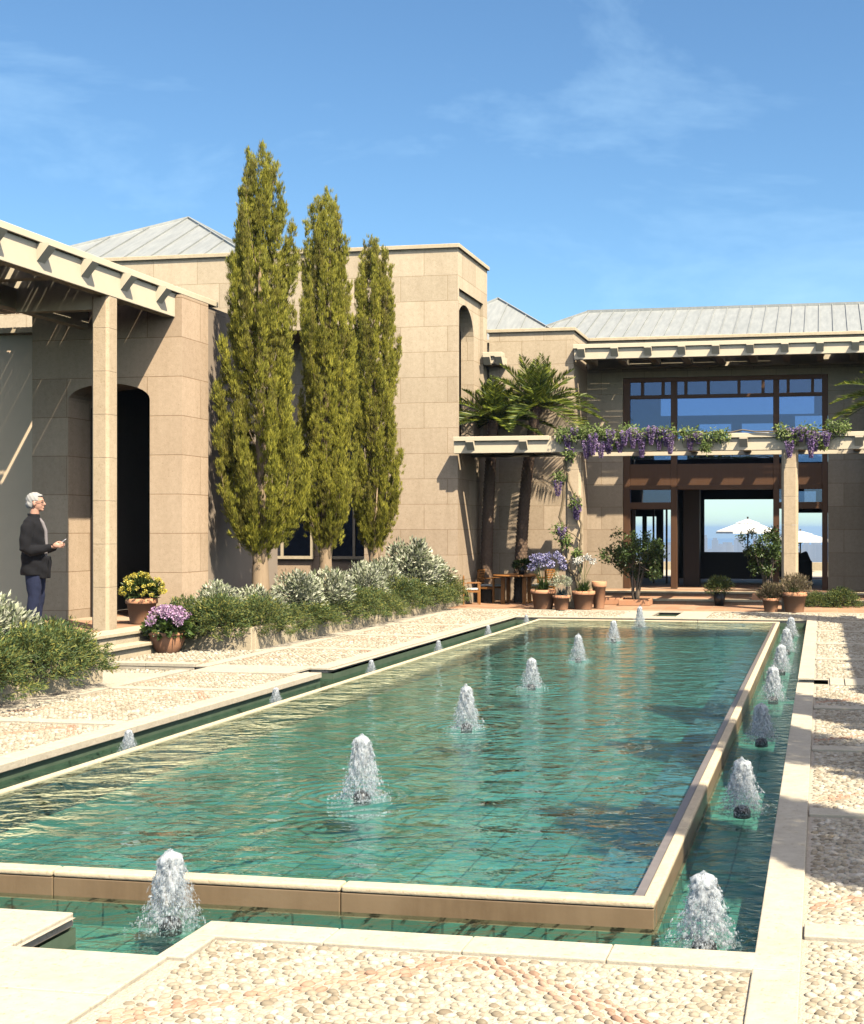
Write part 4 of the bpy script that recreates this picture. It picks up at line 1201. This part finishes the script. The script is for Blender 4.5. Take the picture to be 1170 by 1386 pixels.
small_tree('slender multi stemmed tree against the right hand column', -1.15, 27.7, .106, .46, 1.0, .58, 37, True, 3800)
b = empty('planter_box', (-4.35,27.0,.006), 0, 'small low terracotta box beside the bushy tree', 'planter')
q = MB(); rim_ring(q, -.32,.12,-.16,.16,.03,0,.15); bevel(q.build('box', M['terracotta'], b), .01)
q = MB(); q.box(-.29,.09,-.13,.13,.02,.1); q.build('soil', M['soil'], b)

# ---- wisteria
W = empty('wisteria_vine', (-4.8,25.6,0), 0, 'purple flowering wisteria climbing the left column and trailing along the low pergola', 'vine')
def wobble(pts, r, amp=.02, n=5):
    out = []
    for a, c in zip(pts[:-1], pts[1:]):
        for s in range(n):
            t = s/n; out.append(tuple(np.array(a)*(1-t)+np.array(c)*t+r.normal(size=3)*amp))
    out.append(pts[-1]); return out
b = MB()
p1_ = wobble([(-4.86,25.42,0.0),(-4.92,25.40,.55),(-5.28,25.40,1.15),(-5.30,25.42,1.9),(-5.20,25.45,2.9),(-5.18,25.4,3.62)], rr, .018)
p2_ = wobble([(-4.90,25.40,.45),(-4.86,25.38,1.5),(-4.88,25.38,2.1),(-5.12,25.40,2.55),(-5.25,25.42,3.1)], rr, .018)
b.tube(p1_, list(np.linspace(.045,.018,len(p1_))), 8); b.tube(p2_, list(np.linspace(.03,.014,len(p2_))), 8)
b.tube(wobble([(-4.86,25.38,1.35),(-5.0,25.35,1.55),(-5.25,25.32,1.72)], rr, .012), .012, 6)
b.tube(wobble([(-5.2,25.4,3.60),(-4.2,25.45,3.63),(-3.0,25.45,3.62),(-1.8,25.45,3.62),(-.6,25.45,3.61),(.5,25.45,3.62)], rr, .03), .014, 6)
under(b.build('stem', M['vine']), W)
lv = []
def wl(cx, cy, cz, rx, rz, n, ry=.16):
    o = sph(n, rr)*rr.uniform(.2,1,(n,1))*np.array([rx,ry,rz]); C = np.array([cx,cy,cz])+o
    D = o/np.array([rx,ry,rz])*.5+np.array([0,-.15,-.35])+rr.normal(size=(n,3))*.5
    lv.append(leaves(C, D, rr.uniform(.05,.10,n), rr.uniform(.022,.04,n), .2, rr))
for x in np.arange(-5.25,-3.0,.22): wl(x, 25.42, 3.60+rr.normal(0,.05), .2, .17, 230)
for x in np.arange(-2.75,-1.85,.2): wl(x, 25.42, 3.56+rr.normal(0,.04), .16, .15, 170)
for x in np.arange(-.78,.45,.2): wl(x, 25.42, 3.58+rr.normal(0,.06), .17, .18, 210)
for (x,z,a) in ((-5.32,2.72,.16),(-4.98,2.2,.15),(-5.32,1.62,.18),(-5.18,1.42,.15),(-5.1,3.2,.13),(-2.3,3.3,.12),(-4.95,1.15,.08)): wl(x, 25.35, z, a, a*1.1, 170, .12)
V_, F_ = joinvf(lv); under(npmesh('foliage', V_, F_, M['leaf_light']), W)
rac = [(-5.15,3.62,.32),(-5.1,3.35,.28),(-4.75,3.5,.4),(-4.6,3.62,.45),(-4.45,3.45,.33),(-4.25,3.7,.42),(-4.3,3.45,.25),(-3.95,3.66,.3),(-3.78,3.72,.42),(-3.6,3.62,.5),(-3.4,3.75,.38),(-3.25,3.72,.45),(-3.1,3.68,.35),
       (-3.02,3.6,.42),(-2.62,3.56,.3),(-2.45,3.6,.22),(-.6,3.68,.36),(-.62,3.42,.34),(-.2,3.62,.55),(-.12,3.6,.4),(.1,3.6,.3),(-.4,3.7,.3),(-5.34,2.66,.32),(-4.98,2.30,.42),(-4.94,2.15,.3),(-5.25,1.70,.25),(-5.0,3.75,.2),(-4.05,3.5,.28)]
for (x,z,L) in rac:
    n = int(620*L/.3*.8); t = rr.uniform(0,1,n)**.8
    rad = .105*(1-t*.85)*(np.minimum(1,t*8+.4)); a = rr.uniform(0,2*PI,n); q = rad*rr.uniform(.5,1,n)
    yy = 25.37+rr.normal(0,.04)
    C = np.stack([x+q*np.cos(a), yy+q*np.sin(a), z-t*L], 1)
    D = np.stack([np.cos(a), np.sin(a), -.3+rr.normal(0,.4,n)], 1)
    v, f = leaves(C, D, rr.uniform(.022,.040,n), .024, .3, rr)
    under(npmesh('flower_cluster', v, f, M['fl_wist']), W)

# ================================================================== FOUNTAIN JETS
def ico():
    bm = bmesh.new(); bmesh.ops.create_icosphere(bm, subdivisions=1, radius=1)
    v = np.array([x.co[:] for x in bm.verts]); f = np.array([[a.index for a in p.verts] for p in bm.faces]); bm.free(); return v, f
IV, IF = ico()
def make_jet(seed, h=.46, wb=.135):
    r = np.random.default_rng(seed)
    root = empty('water_jet_fountain', (0,0,0))
    b = MB(); b.lathe([(0,.052),(.02,.050),(.040,.038),(.052,.018),(.056,-.005),(.056,-.05),(0,-.05)], n=20); b.build('nozzle', M['metal_dark'], root, fix=False)
    n = 5600
    t = r.uniform(0,1,n)**.9                       # 0 top 1 bottom
    prof = .046+wb*.72*t**1.35
    prof = prof*np.minimum(1, np.sqrt(np.clip(t/.06,0.02,1)))
    a = r.uniform(0,2*PI,n); q = prof*(1-r.uniform(0,1,n)**2*.7)
    st = 1+.22*np.sin(a*5+t*7)+.14*np.sin(a*11-t*16)+.10*np.sin(a*19+t*31)
    q = q*np.clip(st,.6,1.3)*(1+r.normal(0,.07,n)*(1+t))
    z = h*.985*(1-t)+r.normal(0,.006,n)-.05*h*(q/(prof+1e-6))**2*(1-t)
    z = np.maximum(z, .0)
    C = np.stack([q*np.cos(a), q*np.sin(a), z], 1)
    s = r.lognormal(math.log(.0026),.5,n)*(1.3-.5*t)
    el = r.uniform(1.0,3.2,n)
    V = IV[None]*np.stack([s,s,s*el],1)[:,None,:]
    V[:,:,0] += V[:,:,2]*(np.cos(a)*-.35*r.uniform(.2,1.5,n))[:,None]; V[:,:,1] += V[:,:,2]*(np.sin(a)*-.35*r.uniform(.2,1.5,n))[:,None]
    ph = r.uniform(0,6.28,(n,1)); V = V*(1+.3*np.sin(IV[None,:,0]*3+IV[None,:,1]*4+ph))[:,:,None]
    V = V+C[:,None,:]
    k_ = 500; a2 = r.uniform(0,2*PI,k_); q2 = .10+np.abs(r.normal(0,.055,k_)); s2_ = r.uniform(.002,.006,k_)
    V2 = IV[None]*np.stack([s2_*1.5,s2_*1.5,s2_*.5],1)[:,None,:]+np.stack([q2*np.cos(a2),q2*np.sin(a2),r.uniform(0,.006,k_)],1)[:,None,:]
    V = np.concatenate([V, V2]); n += k_
    F = IF[None]+(np.arange(n)*len(IV))[:,None,None]
    npmesh('spray', V.reshape(-1,3), F.reshape(-1,3), M['foam'], root, smooth=True)
    # inner column of aerated water, lumpy
    nu, nv = 28, 30; vs = []; fs = []
    for j in range(nv+1):
        tt = j/nv
        for i in range(nu):
            an = 2*PI*i/nu
            rad = (.046+.066*tt**1.3)*(1+.16*math.sin(an*3+tt*9)+.12*math.sin(an*7-tt*19)+r.normal(0,.06))*(min(1, math.sqrt(tt/.055)) if tt < .055 else 1)
            if j == 0: rad = .004
            vs.append((rad*math.cos(an), rad*math.sin(an), h*(1-tt)*.97+r.normal(0,.004)))
    for j in range(nv):
        for i in range(nu):
            p_ = j*nu+i; q_ = j*nu+(i+1) % nu; fs.append((p_,q_,q_+nu,p_+nu))
    bb = MB(); bb.add(vs, fs, 0, True); bb.build('water_column', M['foam_core'], root, fix=False)
    return root
m = bpy.data.materials.new('translucent water column'); m.use_nodes = True; nt = m.node_tree; b_ = nt.nodes['Principled BSDF']
b_.inputs['Base Color'].default_value = (0.88,0.93,0.95,1); b_.inputs['Roughness'].default_value = 0.2
tr = N(nt, 'ShaderNodeBsdfTransparent'); mx = N(nt, 'ShaderNodeMixShader')
sz_ = N(nt, 'ShaderNodeSeparateXYZ'); nt.links.new(objc(nt), sz_.inputs[0])
hi = mth(nt, 'MULTIPLY_ADD', sz_.outputs[2], 2.1, -0.28)
f_ = mth(nt, 'MAXIMUM', mth(nt, 'MINIMUM', mth(nt, 'ADD', mth(nt, 'MULTIPLY_ADD', noise(nt, mapping(nt, objc(nt), (1.8,1.8,.5)), 42, 5, .75), 2.6, -1.15), hi), 0.9), 0.03)
nt.links.new(f_, mx.inputs[0]); tl = N(nt, 'ShaderNodeBsdfTranslucent'); tl.inputs[0].default_value = (0.92,0.96,0.98,1)
m1 = N(nt, 'ShaderNodeMixShader'); m1.inputs[0].default_value = 0.5; nt.links.new(b_.outputs[0], m1.inputs[1]); nt.links.new(tl.outputs[0], m1.inputs[2])
nt.links.new(tr.outputs[0], mx.inputs[1]); nt.links.new(m1.outputs[0], mx.inputs[2])
nt.links.new(mx.outputs[0], nt.nodes['Material Output'].inputs['Surface']); M['foam_core'] = m
j1, j2 = make_jet(51), make_jet(52)
ordn = ['first','second','third','fourth','fifth','sixth','seventh']
used = 0
def jet(x, y, z, s, lab, grp, sz):
    global used
    o = j1 if used == 0 else (j2 if used == 1 else copy_tree(j1 if used % 2 == 0 else j2)); used += 1
    put(o, x, y, z, 1.3*used, s*rng.uniform(.93,1.05), sz*rng.uniform(.92,1.06), lab, 'fountain', grp)
for i in range(6): jet((-2.80,-2.92,-3.0,-3.03,-3.03,-3.03)[i], 7.40+2.74*i, -.012, (.92,.85,.80,.80,.80,.80)[i], ordn[i]+' white water jet from the near end, in the middle of the pool', 'jets down the middle of the pool', (.93,.80,.74,.74,.74,.74)[i])
for i in range(7): jet(-.49, 5.33+2.6*i, -.125, .95, ordn[i]+' bubbling jet from the near end, in the channel right of the pool', 'jets in the right channel', .74)
for i in range(7): jet(-5.39, 6.4+2.72*i, -.125, .5, ordn[i]+' low jet from the near end, in the channel left of the pool', 'jets in the left channel', .42)
jet(-2.87, 5.20, -.125, .92, 'single bubbling jet in the channel in front of the pool wall', 'jets in the front channel', .74)

# ================================================================== FURNITURE
def make_chair():
    r = empty('garden_chair', (0,0,0))
    s = .87
    def bx(*a): b = MB(); b.box(*[q*s for q in a]); return b
    for (x,y,h) in ((-.25,-.26,.84),(-.25,.22,.84),(.22,-.26,.62),(.22,.22,.62)):
        b = bx(x,x+.045,y,y+.045,0,h); bevel(b.build('leg', M['teak'], r), .004)
    b = MB()
    for k in range(5): b.box(s*(-.21+k*.085),s*(-.21+k*.085+.07),s*-.21,s*.22,s*.40,s*.42)
    b.box(s*-.205,s*.22,s*-.255,s*-.22,s*.36,s*.40); b.box(s*-.205,s*.22,s*.225,s*.26,s*.36,s*.40)
    b.build('seat', M['teak'], r)
    b = MB()
    for k in range(5): b.box(s*-.235,s*-.215,s*-.21,s*.215,s*(.50+k*.062),s*(.50+k*.062+.045))
    b.box(s*-.245,s*-.21,s*-.214,s*.219,s*.81,s*.86)
    bevel(b.build('backrest', M['teak'], r), .003)
    for y in (-.275,.215):
        b = bx(-.2,.29,y,y+.06,.622,.645); bevel(b.build('armrest', M['teak'], r), .005)
    b = MB(); b.box(s*-.2,s*.22,s*-.2,s*.21,s*.423,s*.475); bevel(b.build('seat_cushion', M['cushion'], r), .02, 3)
    return r
ch = make_chair()
put(ch, -7.25, 27.15, .006, R(-20), 1, None, 'teak garden chair with white cushion left of the patio table', 'chair', 'teak garden chairs round the patio table')
c_ = copy_tree(ch); put(c_, -6.15, 27.45, .006, R(165), 1, None, 'teak garden chair in the shade right of the patio table', 'chair', 'teak garden chairs round the patio table')
c_ = copy_tree(ch); put(c_, -7.95+.42, 26.5, .006, R(20), .85, None, 'shaded garden chair against the arched tower wall', 'chair', 'teak garden chairs round the patio table')
t = empty('round_table', (-6.62,26.95,.006), 0, 'round teak patio table under the low pergola', 'table')
b = MB(); b.lathe([(0,.60),(.50,.60),(.52,.61),(.52,.63),(.50,.64),(0,.64)], n=40); b.build('table_top', M['teak'], t, fix=False)
for sx, sy in ((1,1),(1,-1),(-1,1),(-1,-1)):
    b = MB(); b.box(sx*.24-.04,sx*.24+.04,sy*.24-.04,sy*.24+.04,0,.598); bevel(b.build('leg', M['teak'], t), .005)
p = potted('small dark potted plant standing on the patio table', -6.5, 26.95, .648, .09, .17, 'tapered', M['metal_dark'])
v, f = clump_leaves(420, .2, .2, .14, .08, .04, rr, .3, 14, .4); v[:,2] += .2; addleaf(p, 'foliage', (v,f), M['leaf_green'])
# sofa inside
sf = empty('sofa', (-1.9,33.5,.206), 0, 'long dark brown sofa seen from behind in the open room', 'sofa')
b = MB(); b.box(-1.55,1.35,-.12,.10,.12,.83); under_ = bevel(b.build('backrest', M['sofa'], sf), .03, 3)
b = MB(); b.box(-1.55,1.35,.103,.85,.12,.42); bevel(b.build('seat', M['sofa'], sf), .03, 3)
for x in (-1.55,1.13):
    b = MB(); b.box(x,x+.22,.104,.87,.423,.62); bevel(b.build('armrest', M['sofa'], sf), .03, 3)
for x in (-1.4,1.2):
    for y in (-.05,.75):
        b = MB(); b.box(x,x+.06,y,y+.06,0,.118); b.build('leg', M['metal_dark'], sf)
ac = empty('armchair', (-.38,33.0,.206), 0, 'dark armchair with a cushion seen through the right hand door', 'armchair')
b = MB(); b.box(-.5,.15,-.1,.08,.1,.62); bevel(b.build('backrest', M['sofa'], ac), .03, 3)
b = MB(); b.box(-.5,.15,.083,.7,.1,.40); bevel(b.build('seat', M['sofa'], ac), .03, 3)
b = MB(); b.obox((-.12,.2,.62), (.2,0,.09), (0,.07,0), (-.07,0,.17)); o_ = bevel(b.build('pillow', M['sofa'], ac), .05, 3)
# parasols
def make_parasol():
    r = empty('parasol', (0,0,0)); b = MB(); n = 8
    def ring(rad, z): return [(rad*math.cos(2*PI*(k+.5)/n), rad*math.sin(2*PI*(k+.5)/n), z) for k in range(n)]
    A = ring(1.15,1.52); Bq = ring(.42,1.80); V = A+Bq+ring(1.13,1.50)+ring(.41,1.78)+ring(.46,1.82)+[(0,0,1.99)]+ring(1.155,1.44)
    F = []
    for k in range(n):
        q = (k+1) % n
        F += [(k,q,n+q,n+k), (2*n+q,2*n+k,3*n+k,3*n+q), (4*n+k,4*n+q,5*n), (5*n+1+k,5*n+1+q,q,k)]
    b.add(V, F); b.build('canopy', M['canvas'], r, fix=False)
    b = MB(); b.tube([(0,0,0),(0,0,2.02)], .028, 10); b.ell((0,0,2.04), (.035,.035,.035), 8, 6); b.build('pole', M['metal_dark'], r)
    for k in range(n):
        a = 2*PI*(k+.5)/n; b = MB(); b.tube([(0,0,1.35),(.45*math.cos(a),.45*math.sin(a),1.74)], .009, 5)
        b.tube([(.02*math.cos(a),.02*math.sin(a),1.92),(1.13*math.cos(a),1.13*math.sin(a),1.505)], .009, 5); b.build('rib', M['metal_dark'], r)
    b = MB(); b.lathe([(0,0),(.3,0),(.3,.05),(.05,.08),(0,.08)], n=20); b.build('base', M['metal_dark'], r, fix=False)
    return r
ps = make_parasol(); put(ps, -2.52, 44.0, .155, 0, 1, .93, 'white parasol framed by the large central opening', 'parasol', 'white parasols on the sea terrace')
c_ = copy_tree(ps); put(c_, -.72, 44.6, .155, .3, 1, .72, 'white parasol framed by the right hand door opening', 'parasol', 'white parasols on the sea terrace')

# ================================================================== DISTANT CITY
b = MB(); b.add([(-3000,2300,-118),(3000,2300,-118),(3000,9000,-118),(-3000,9000,-118)], [(0,1,2,3)])
struct(b.build('far_shore', simple('far shore ground', (0.16,0.15,0.13), .9, .3, .01), fix=False), 'flat far shore with a city', 'land')
bpy.data.objects['sea'].location.z = -106
M['tower_far'] = tiles('distant tower facade', (0.20,0.21,0.22), (0.30,0.30,0.30), (0.10,0.11,0.12), 6.0, .8)
rt = random.Random(4)
desc = ['slab','broad block','thin spire block','stepped block','squat block','narrow block']
kk = 0
for i in range(34):
    u = 897+i*6.6+rt.uniform(-2,2); D = rt.uniform(2500,3600)
    X = (u-1112)/1700*D*1.03; topv = rt.choice([724,728,731,734,736,739,741,743]); w = rt.uniform(9,26)
    z1 = 1.65-(topv-716)/1700*D
    t_ = empty('distant_tower', (X, D, -118), 0, 'hazy distant city tower, number %s from the left along the skyline' % (i+1), 'building', 'towers of the distant skyline')
    hgt = z1+118
    b = MB(); b.box(-w/2,w/2,-w*.4,w*.4,0,hgt*.94)
    b.build('shaft', M['tower_far'], t_)
    b = MB(); b.box(-w*.33,w*.33,-w*.25,w*.25,hgt*.94+.1,hgt); b.build('roof_block', M['tower_far'], t_)

# ================================================================== PERSON
def mat_plain(n, c, r=.7, v=.08, sc=40): return simple(n, c, r, v, sc, coord='obj')
M['skin'] = mat_plain('skin', (0.55,0.30,0.21), .5, .06); M['coat'] = mat_plain('black wool jacket', (0.005,0.005,0.007), .95)
M['jeans'] = mat_plain('navy jeans', (0.016,0.022,0.055), .9, .25); M['hair'] = mat_plain('silver hair', (0.40,0.39,0.37), .8, .2, 60)
M['shirt'] = mat_plain('grey shirt', (0.22,0.20,0.20), .8); M['shoe'] = mat_plain('brown shoe', (0.07,0.035,0.02), .5)
man = empty('person', (0,0,0), 0, 'white haired man in a black jacket and navy jeans holding a white paper', 'person')
def remesh(b, name, mat, vox, smooth=4, post=None):
    o = b.build(name, mat, man)
    m_ = o.modifiers.new('r', 'REMESH'); m_.mode = 'VOXEL'; m_.voxel_size = vox; m_.use_smooth_shade = True
    s_ = o.modifiers.new('s', 'SMOOTH'); s_.factor = .5; s_.iterations = smooth
    dg = bpy.context.evaluated_depsgraph_get(); me = bpy.data.meshes.new_from_object(o.evaluated_get(dg))
    o.modifiers.clear(); o.data = me
    if not me.materials: me.materials.append(mat)
    for p_ in me.polygons: p_.use_smooth = True
    if post:
        for v_ in me.vertices: v_.co = post(v_.co)
    return o
# skin: head, neck, body, arms, hands, legs as one surface
b = MB()
b.ell((.0,0,1.695), (.098,.076,.100), 20, 14); b.ell((.022,0,1.655), (.078,.064,.085), 18, 12); b.ell((.045,0,1.605), (.045,.043,.038), 14, 10)
b.ell((.078,0,1.588), (.022,.022,.020), 12, 8)                                   # chin
b.tube([(.088,0,1.700),(.112,0,1.662),(.118,0,1.655),(.092,0,1.645)], [.010,.013,.013,.009], 8)   # nose
b.ell((.096,0,1.620), (.012,.022,.006), 10, 6); b.ell((.094,0,1.610), (.012,.019,.006), 10, 6)     # lips
b.ell((.083,.0,1.712), (.018,.05,.010), 12, 6)                                   # brow
for sy in (-1,1): b.ell((.004,sy*.078,1.665), (.020,.010,.032), 10, 8)
b.tube([(-.025,0,1.42),(-.012,0,1.52),(.0,0,1.60)], [.062,.056,.055], 14)
b.tube([(-.03,0,.86),(-.02,0,1.0),(-.02,0,1.2),(-.02,0,1.36),(-.02,0,1.45)], [.105,.10,.11,.115,.06], 16, sx=1, sy=1.35)
for sy in (-1,1):
    b.tube([(-.02,sy*.16,1.41),(-.045,sy*.22,1.26),(-.05,sy*.245,1.12),(.08,sy*.19,1.09),(.215,sy*.085,1.115)], [.045,.036,.028,.030,.026], 10)
    hx, hy, hz = .262, sy*.052, 1.135
    b.ell((hx,hy,hz), (.045,.022,.036), 12, 8)
    for k in range(4):                                                            # fingers curled round the paper
        z_ = hz+.030-.019*k; ln = (.9,1,.95,.78)[k]
        b.tube([(hx+.03,hy,z_),(hx+.062*ln,hy-sy*.002,z_+.006),(hx+.082*ln,hy-sy*.018,z_+.004),(hx+.078*ln,hy-sy*.034,z_)], [.0088,.0080,.0074,.0062], 7)
    b.tube([(hx-.01,hy-sy*.012,hz+.03),(hx+.02,hy-sy*.026,hz+.048),(hx+.052,hy-sy*.032,hz+.045)], [.011,.0095,.0075], 7)   # thumb
    b.tube([(-.01,sy*.085,.92),(.0,sy*.09,.50),(-.02,sy*.095,.09)], [.075,.052,.036], 10)
    b.tube([(-.04,sy*.095,.05),(.05,sy*.10,.04),(.14,sy*.105,.03)], [.036,.034,.024], 8)
remesh(b, 'body', M['skin'], .0062, 3)
b = MB()   # jacket
secs = [(-.018,.76,.152,.215),(-.015,.92,.150,.210),(-.018,1.05,.140,.200),(-.022,1.2,.142,.208),(-.028,1.33,.138,.215),(-.030,1.41,.118,.200),(-.028,1.465,.088,.140),(-.02,1.505,.070,.085),(-.018,1.535,.062,.068)]
vs = []; fs = []; n = 28
for (cx,z,ax,ay) in secs:
    for k in range(n):
        a = 2*PI*k/n; vs.append((cx+ax*math.cos(a), ay*math.sin(a), z))
for j in range(len(secs)-1):
    for k in range(n): fs.append((j*n+k, j*n+(k+1) % n, (j+1)*n+(k+1) % n, (j+1)*n+k))
fs.append(tuple(range(n-1,-1,-1))); fs.append(tuple(range((len(secs)-1)*n, len(secs)*n)))
b.add(vs, fs, 0, True)
for sy in (-1,1):
    b.tube([(-.03,sy*.155,1.425),(-.045,sy*.215,1.36),(-.055,sy*.250,1.22),(-.055,sy*.262,1.10),(.0,sy*.245,1.065),(.10,sy*.185,1.085),(.205,sy*.100,1.112)], [.072,.078,.072,.070,.068,.058,.046], 14)
    b.tube([(.10,sy*.09,.72),(.115,sy*.085,.82),(.12,sy*.08,1.0)], [.055,.06,.05], 10)   # front panels hanging open
b.tube([(-.085,0,1.53),(-.05,.062,1.53),(.0,.074,1.50),(.05,.05,1.45)], .018, 8); b.tube([(-.085,0,1.53),(-.05,-.062,1.53),(.0,-.074,1.50),(.05,-.05,1.45)], .018, 8)
def folds(c):
    f = .0045*math.sin(c.z*38+c.x*22+c.y*15)+.004*math.sin(c.z*17-c.y*30)
    return c+Vector((c.x+.02, c.y, 0)).normalized()*f
remesh(b, 'jacket', M['coat'], .010, 4, folds)
b = MB(); b.tube([(.118,0,.98),(.128,0,1.15),(.122,0,1.32),(.085,0,1.42),(.055,0,1.455)], [.024,.024,.022,.024,.028], 10, sx=1, sy=1)
b.tube([(-.06,0,1.525),(-.03,.052,1.52),(.02,.055,1.50),(.055,.02,1.475),(.055,-.02,1.475),(.02,-.055,1.50),(-.03,-.052,1.52),(-.06,0,1.525)], .012, 8)
remesh(b, 'shirt', M['shirt'], .008, 2)
b = MB()   # jeans
for sy in (-1,1):
    b.tube([(-.015,sy*.075,.98),(-.01,sy*.09,.84),(.005,sy*.098,.66),(.012,sy*.10,.49),(-.008,sy*.102,.30),(-.02,sy*.104,.13),(-.018,sy*.105,.06)], [.10,.108,.092,.078,.070,.064,.068], 16)
remesh(b, 'jeans', M['jeans'], .010, 4, lambda c: c+Vector((c.x, 0, 0)).normalized()*(.003*math.sin(c.z*27+c.y*20)+.0015*math.sin(c.z*61+c.x*30)))
for sy in (-1,1):
    b = MB(); b.ell((.05,sy*.108,.045), (.135,.046,.042), 16, 8); b.ell((-.04,sy*.106,.055), (.05,.042,.05), 12, 8); b.box(-.085,.175,sy*.108-.04,sy*.108+.04,.0,.022)
    remesh(b, 'shoe', M['shoe'], .008, 3)
b = MB()   # hair: cap with the face left free
b.ell((-.012,0,1.715), (.104,.086,.098), 24, 16); b.ell((-.05,0,1.66), (.066,.080,.075), 18, 12); b.ell((.045,-.015,1.768), (.045,.05,.022), 12, 8)
o = remesh(b, 'hair', M['hair'], .007, 2, lambda c: c+Vector((c.x,c.y,c.z-1.7)).normalized()*(.0015*math.sin(c.z*90+c.x*140)+.001*math.sin(c.y*160)))
bm = bmesh.new(); bm.from_mesh(o.data)
kill = [v_ for v_ in bm.verts if (v_.co.x > .052-.0*abs(v_.co.y) and v_.co.z < 1.757) or (v_.co.x > -.015 and v_.co.z < 1.70) or v_.co.z < 1.605]
bmesh.ops.delete(bm, geom=kill, context='VERTS'); bm.to_mesh(o.data); bm.free()
b = MB()
for sy in (-1,1):
    pts = [(.098+.002*math.cos(a), sy*.032+.022*math.cos(a), 1.680+.017*math.sin(a)) for a in np.linspace(0,2*PI,15)]
    b.tube(pts, .0022, 5, cap=False); b.tube([(.096,sy*.055,1.685),(.05,sy*.078,1.688),(.005,sy*.082,1.680)], .0022, 5)
b.tube([(.104,-.010,1.684),(.106,0,1.687),(.104,.010,1.684)], .002, 5)
b.build('glasses', M['metal_dark'], man)
b = MB()
for sy in (-1,1): b.ell((.083,sy*.031,1.683), (.010,.012,.010), 10, 8)
b.build('eyes', mat_plain('eye', (.12,.09,.07), .3), man)
man.location = (-9.83, 14.45, .306); man.rotation_euler = (0,0,R(20)); man.scale = (1.0,1.0,1.0)
pp = MB(); pp.add([(-.05,-.04,0),(.05,-.035,.012),(.06,.04,.02),(-.045,.045,.005),(-.05,-.04,.004),(.05,-.035,.016),(.06,.04,.024),(-.045,.045,.009)], [(3,2,1,0),(4,5,6,7),(0,1,5,4),(1,2,6,5),(2,3,7,6),(3,0,4,7)])
o = pp.build('folded_paper', M['fl_white_plain'] if 'fl_white_plain' in M else simple('white paper', (.8,.8,.82), .7, .03))
tag(o, 'folded white paper held in the hands of the man', 'paper')
o.location = man.matrix_basis @ Vector((.325,0,1.165)); o.rotation_euler = (0, R(-35), R(20))

# ================================================================== AIR
hz = MB(); hz.box(-7000,7000,-60,9500,-125,16.0)
m = bpy.data.materials.new('thin sea haze'); m.use_nodes = True; nt = m.node_tree
nt.nodes.remove(nt.nodes['Principled BSDF'])
pv = N(nt, 'ShaderNodeVolumePrincipled'); pv.inputs['Color'].default_value = (0.45,0.68,1.0,1); pv.inputs['Density'].default_value = 0.00021
pv.inputs['Anisotropy'].default_value = 0.2
nt.links.new(pv.outputs[0], nt.nodes['Material Output'].inputs['Volume'])
HAZE = True
if HAZE: tag(hz.build('haze', m), 'thin blue haze over the sea and distant city', 'haze', kind='stuff')

# ================================================================== CAMERA, SKY, SUN
cam = bpy.data.cameras.new('camera'); co = bpy.data.objects.new('camera', cam); COL.objects.link(co)
cam.sensor_fit = 'HORIZONTAL'; cam.sensor_width = 36; cam.lens = 36*1700/1170
cam.shift_x = -223/1170; cam.shift_y = 23/1170
cam.clip_start = 0.05; cam.clip_end = 30000
th = math.atan(304/1700)
co.location = (0,0,1.65); co.rotation_euler = (R(90),0,th)
scn.camera = co
S = Vector((1,-.9,1.72)).normalized()
el = math.asin(S.z); az = math.atan2(S.x, S.y)
sl = bpy.data.lights.new('sun', 'SUN'); sl.energy = 5.0; sl.angle = R(0.5); sl.color = (1.0,0.90,0.74)
so = bpy.data.objects.new('sun', sl); COL.objects.link(so)
so.rotation_euler = (-S).to_track_quat('-Z','Y').to_euler(); so.location = (5,-5,20)
w = bpy.data.worlds.new('World'); scn.world = w; w.use_nodes = True; nt = w.node_tree
bg = nt.nodes['Background']
sky = N(nt, 'ShaderNodeTexSky'); sky.sky_type = 'NISHITA'; sky.sun_disc = False
sky.sun_elevation = el; sky.sun_rotation = az; sky.air_density = 1.0; sky.dust_density = 0.3; sky.ozone_density = 2.0
tc = N(nt, 'ShaderNodeTexCoord')
cl = noise(nt, mapping(nt, tc.outputs['Generated'], (1.2,1.2,3.2)), 2.6, 7, .62, .35)
cf = ramp(nt, cl, [(0.52,(0,0,0)),(0.82,(1,1,1))])
col = mixc(nt, mth(nt, 'MULTIPLY', cf, 0.30), sky.outputs[0], (8.0,8.6,9.4))
col = mixc(nt, 1.0, col, (0.86,1.15,1.28), 'MULTIPLY')
# added warm glow round the sun (behind the viewer), fill light for shaded walls
dp = N(nt, 'ShaderNodeVectorMath', operation='DOT_PRODUCT'); nt.links.new(tc.outputs['Generated'], dp.inputs[0]); dp.inputs[1].default_value = tuple(S)
warm_fill = mth(nt, 'POWER', mth(nt, 'MAXIMUM', dp.outputs['Value'], 0.0), 2.0)
col = mixc(nt, warm_fill, col, (9.0,6.2,3.6), 'ADD')
nt.links.new(col, bg.inputs[0]); bg.inputs[1].default_value = 0.075
scn.view_settings.view_transform = 'Standard'; scn.view_settings.look = 'None'; scn.view_settings.gamma = 1; scn.view_settings.exposure = 0.90
scn.cycles.max_bounces = 6; scn.cycles.diffuse_bounces = 0; scn.cycles.glossy_bounces = 3; scn.cycles.transparent_max_bounces = 12; scn.cycles.volume_bounces = 0
scn.cycles.sample_clamp_indirect = 6; scn.cycles.use_denoising = True
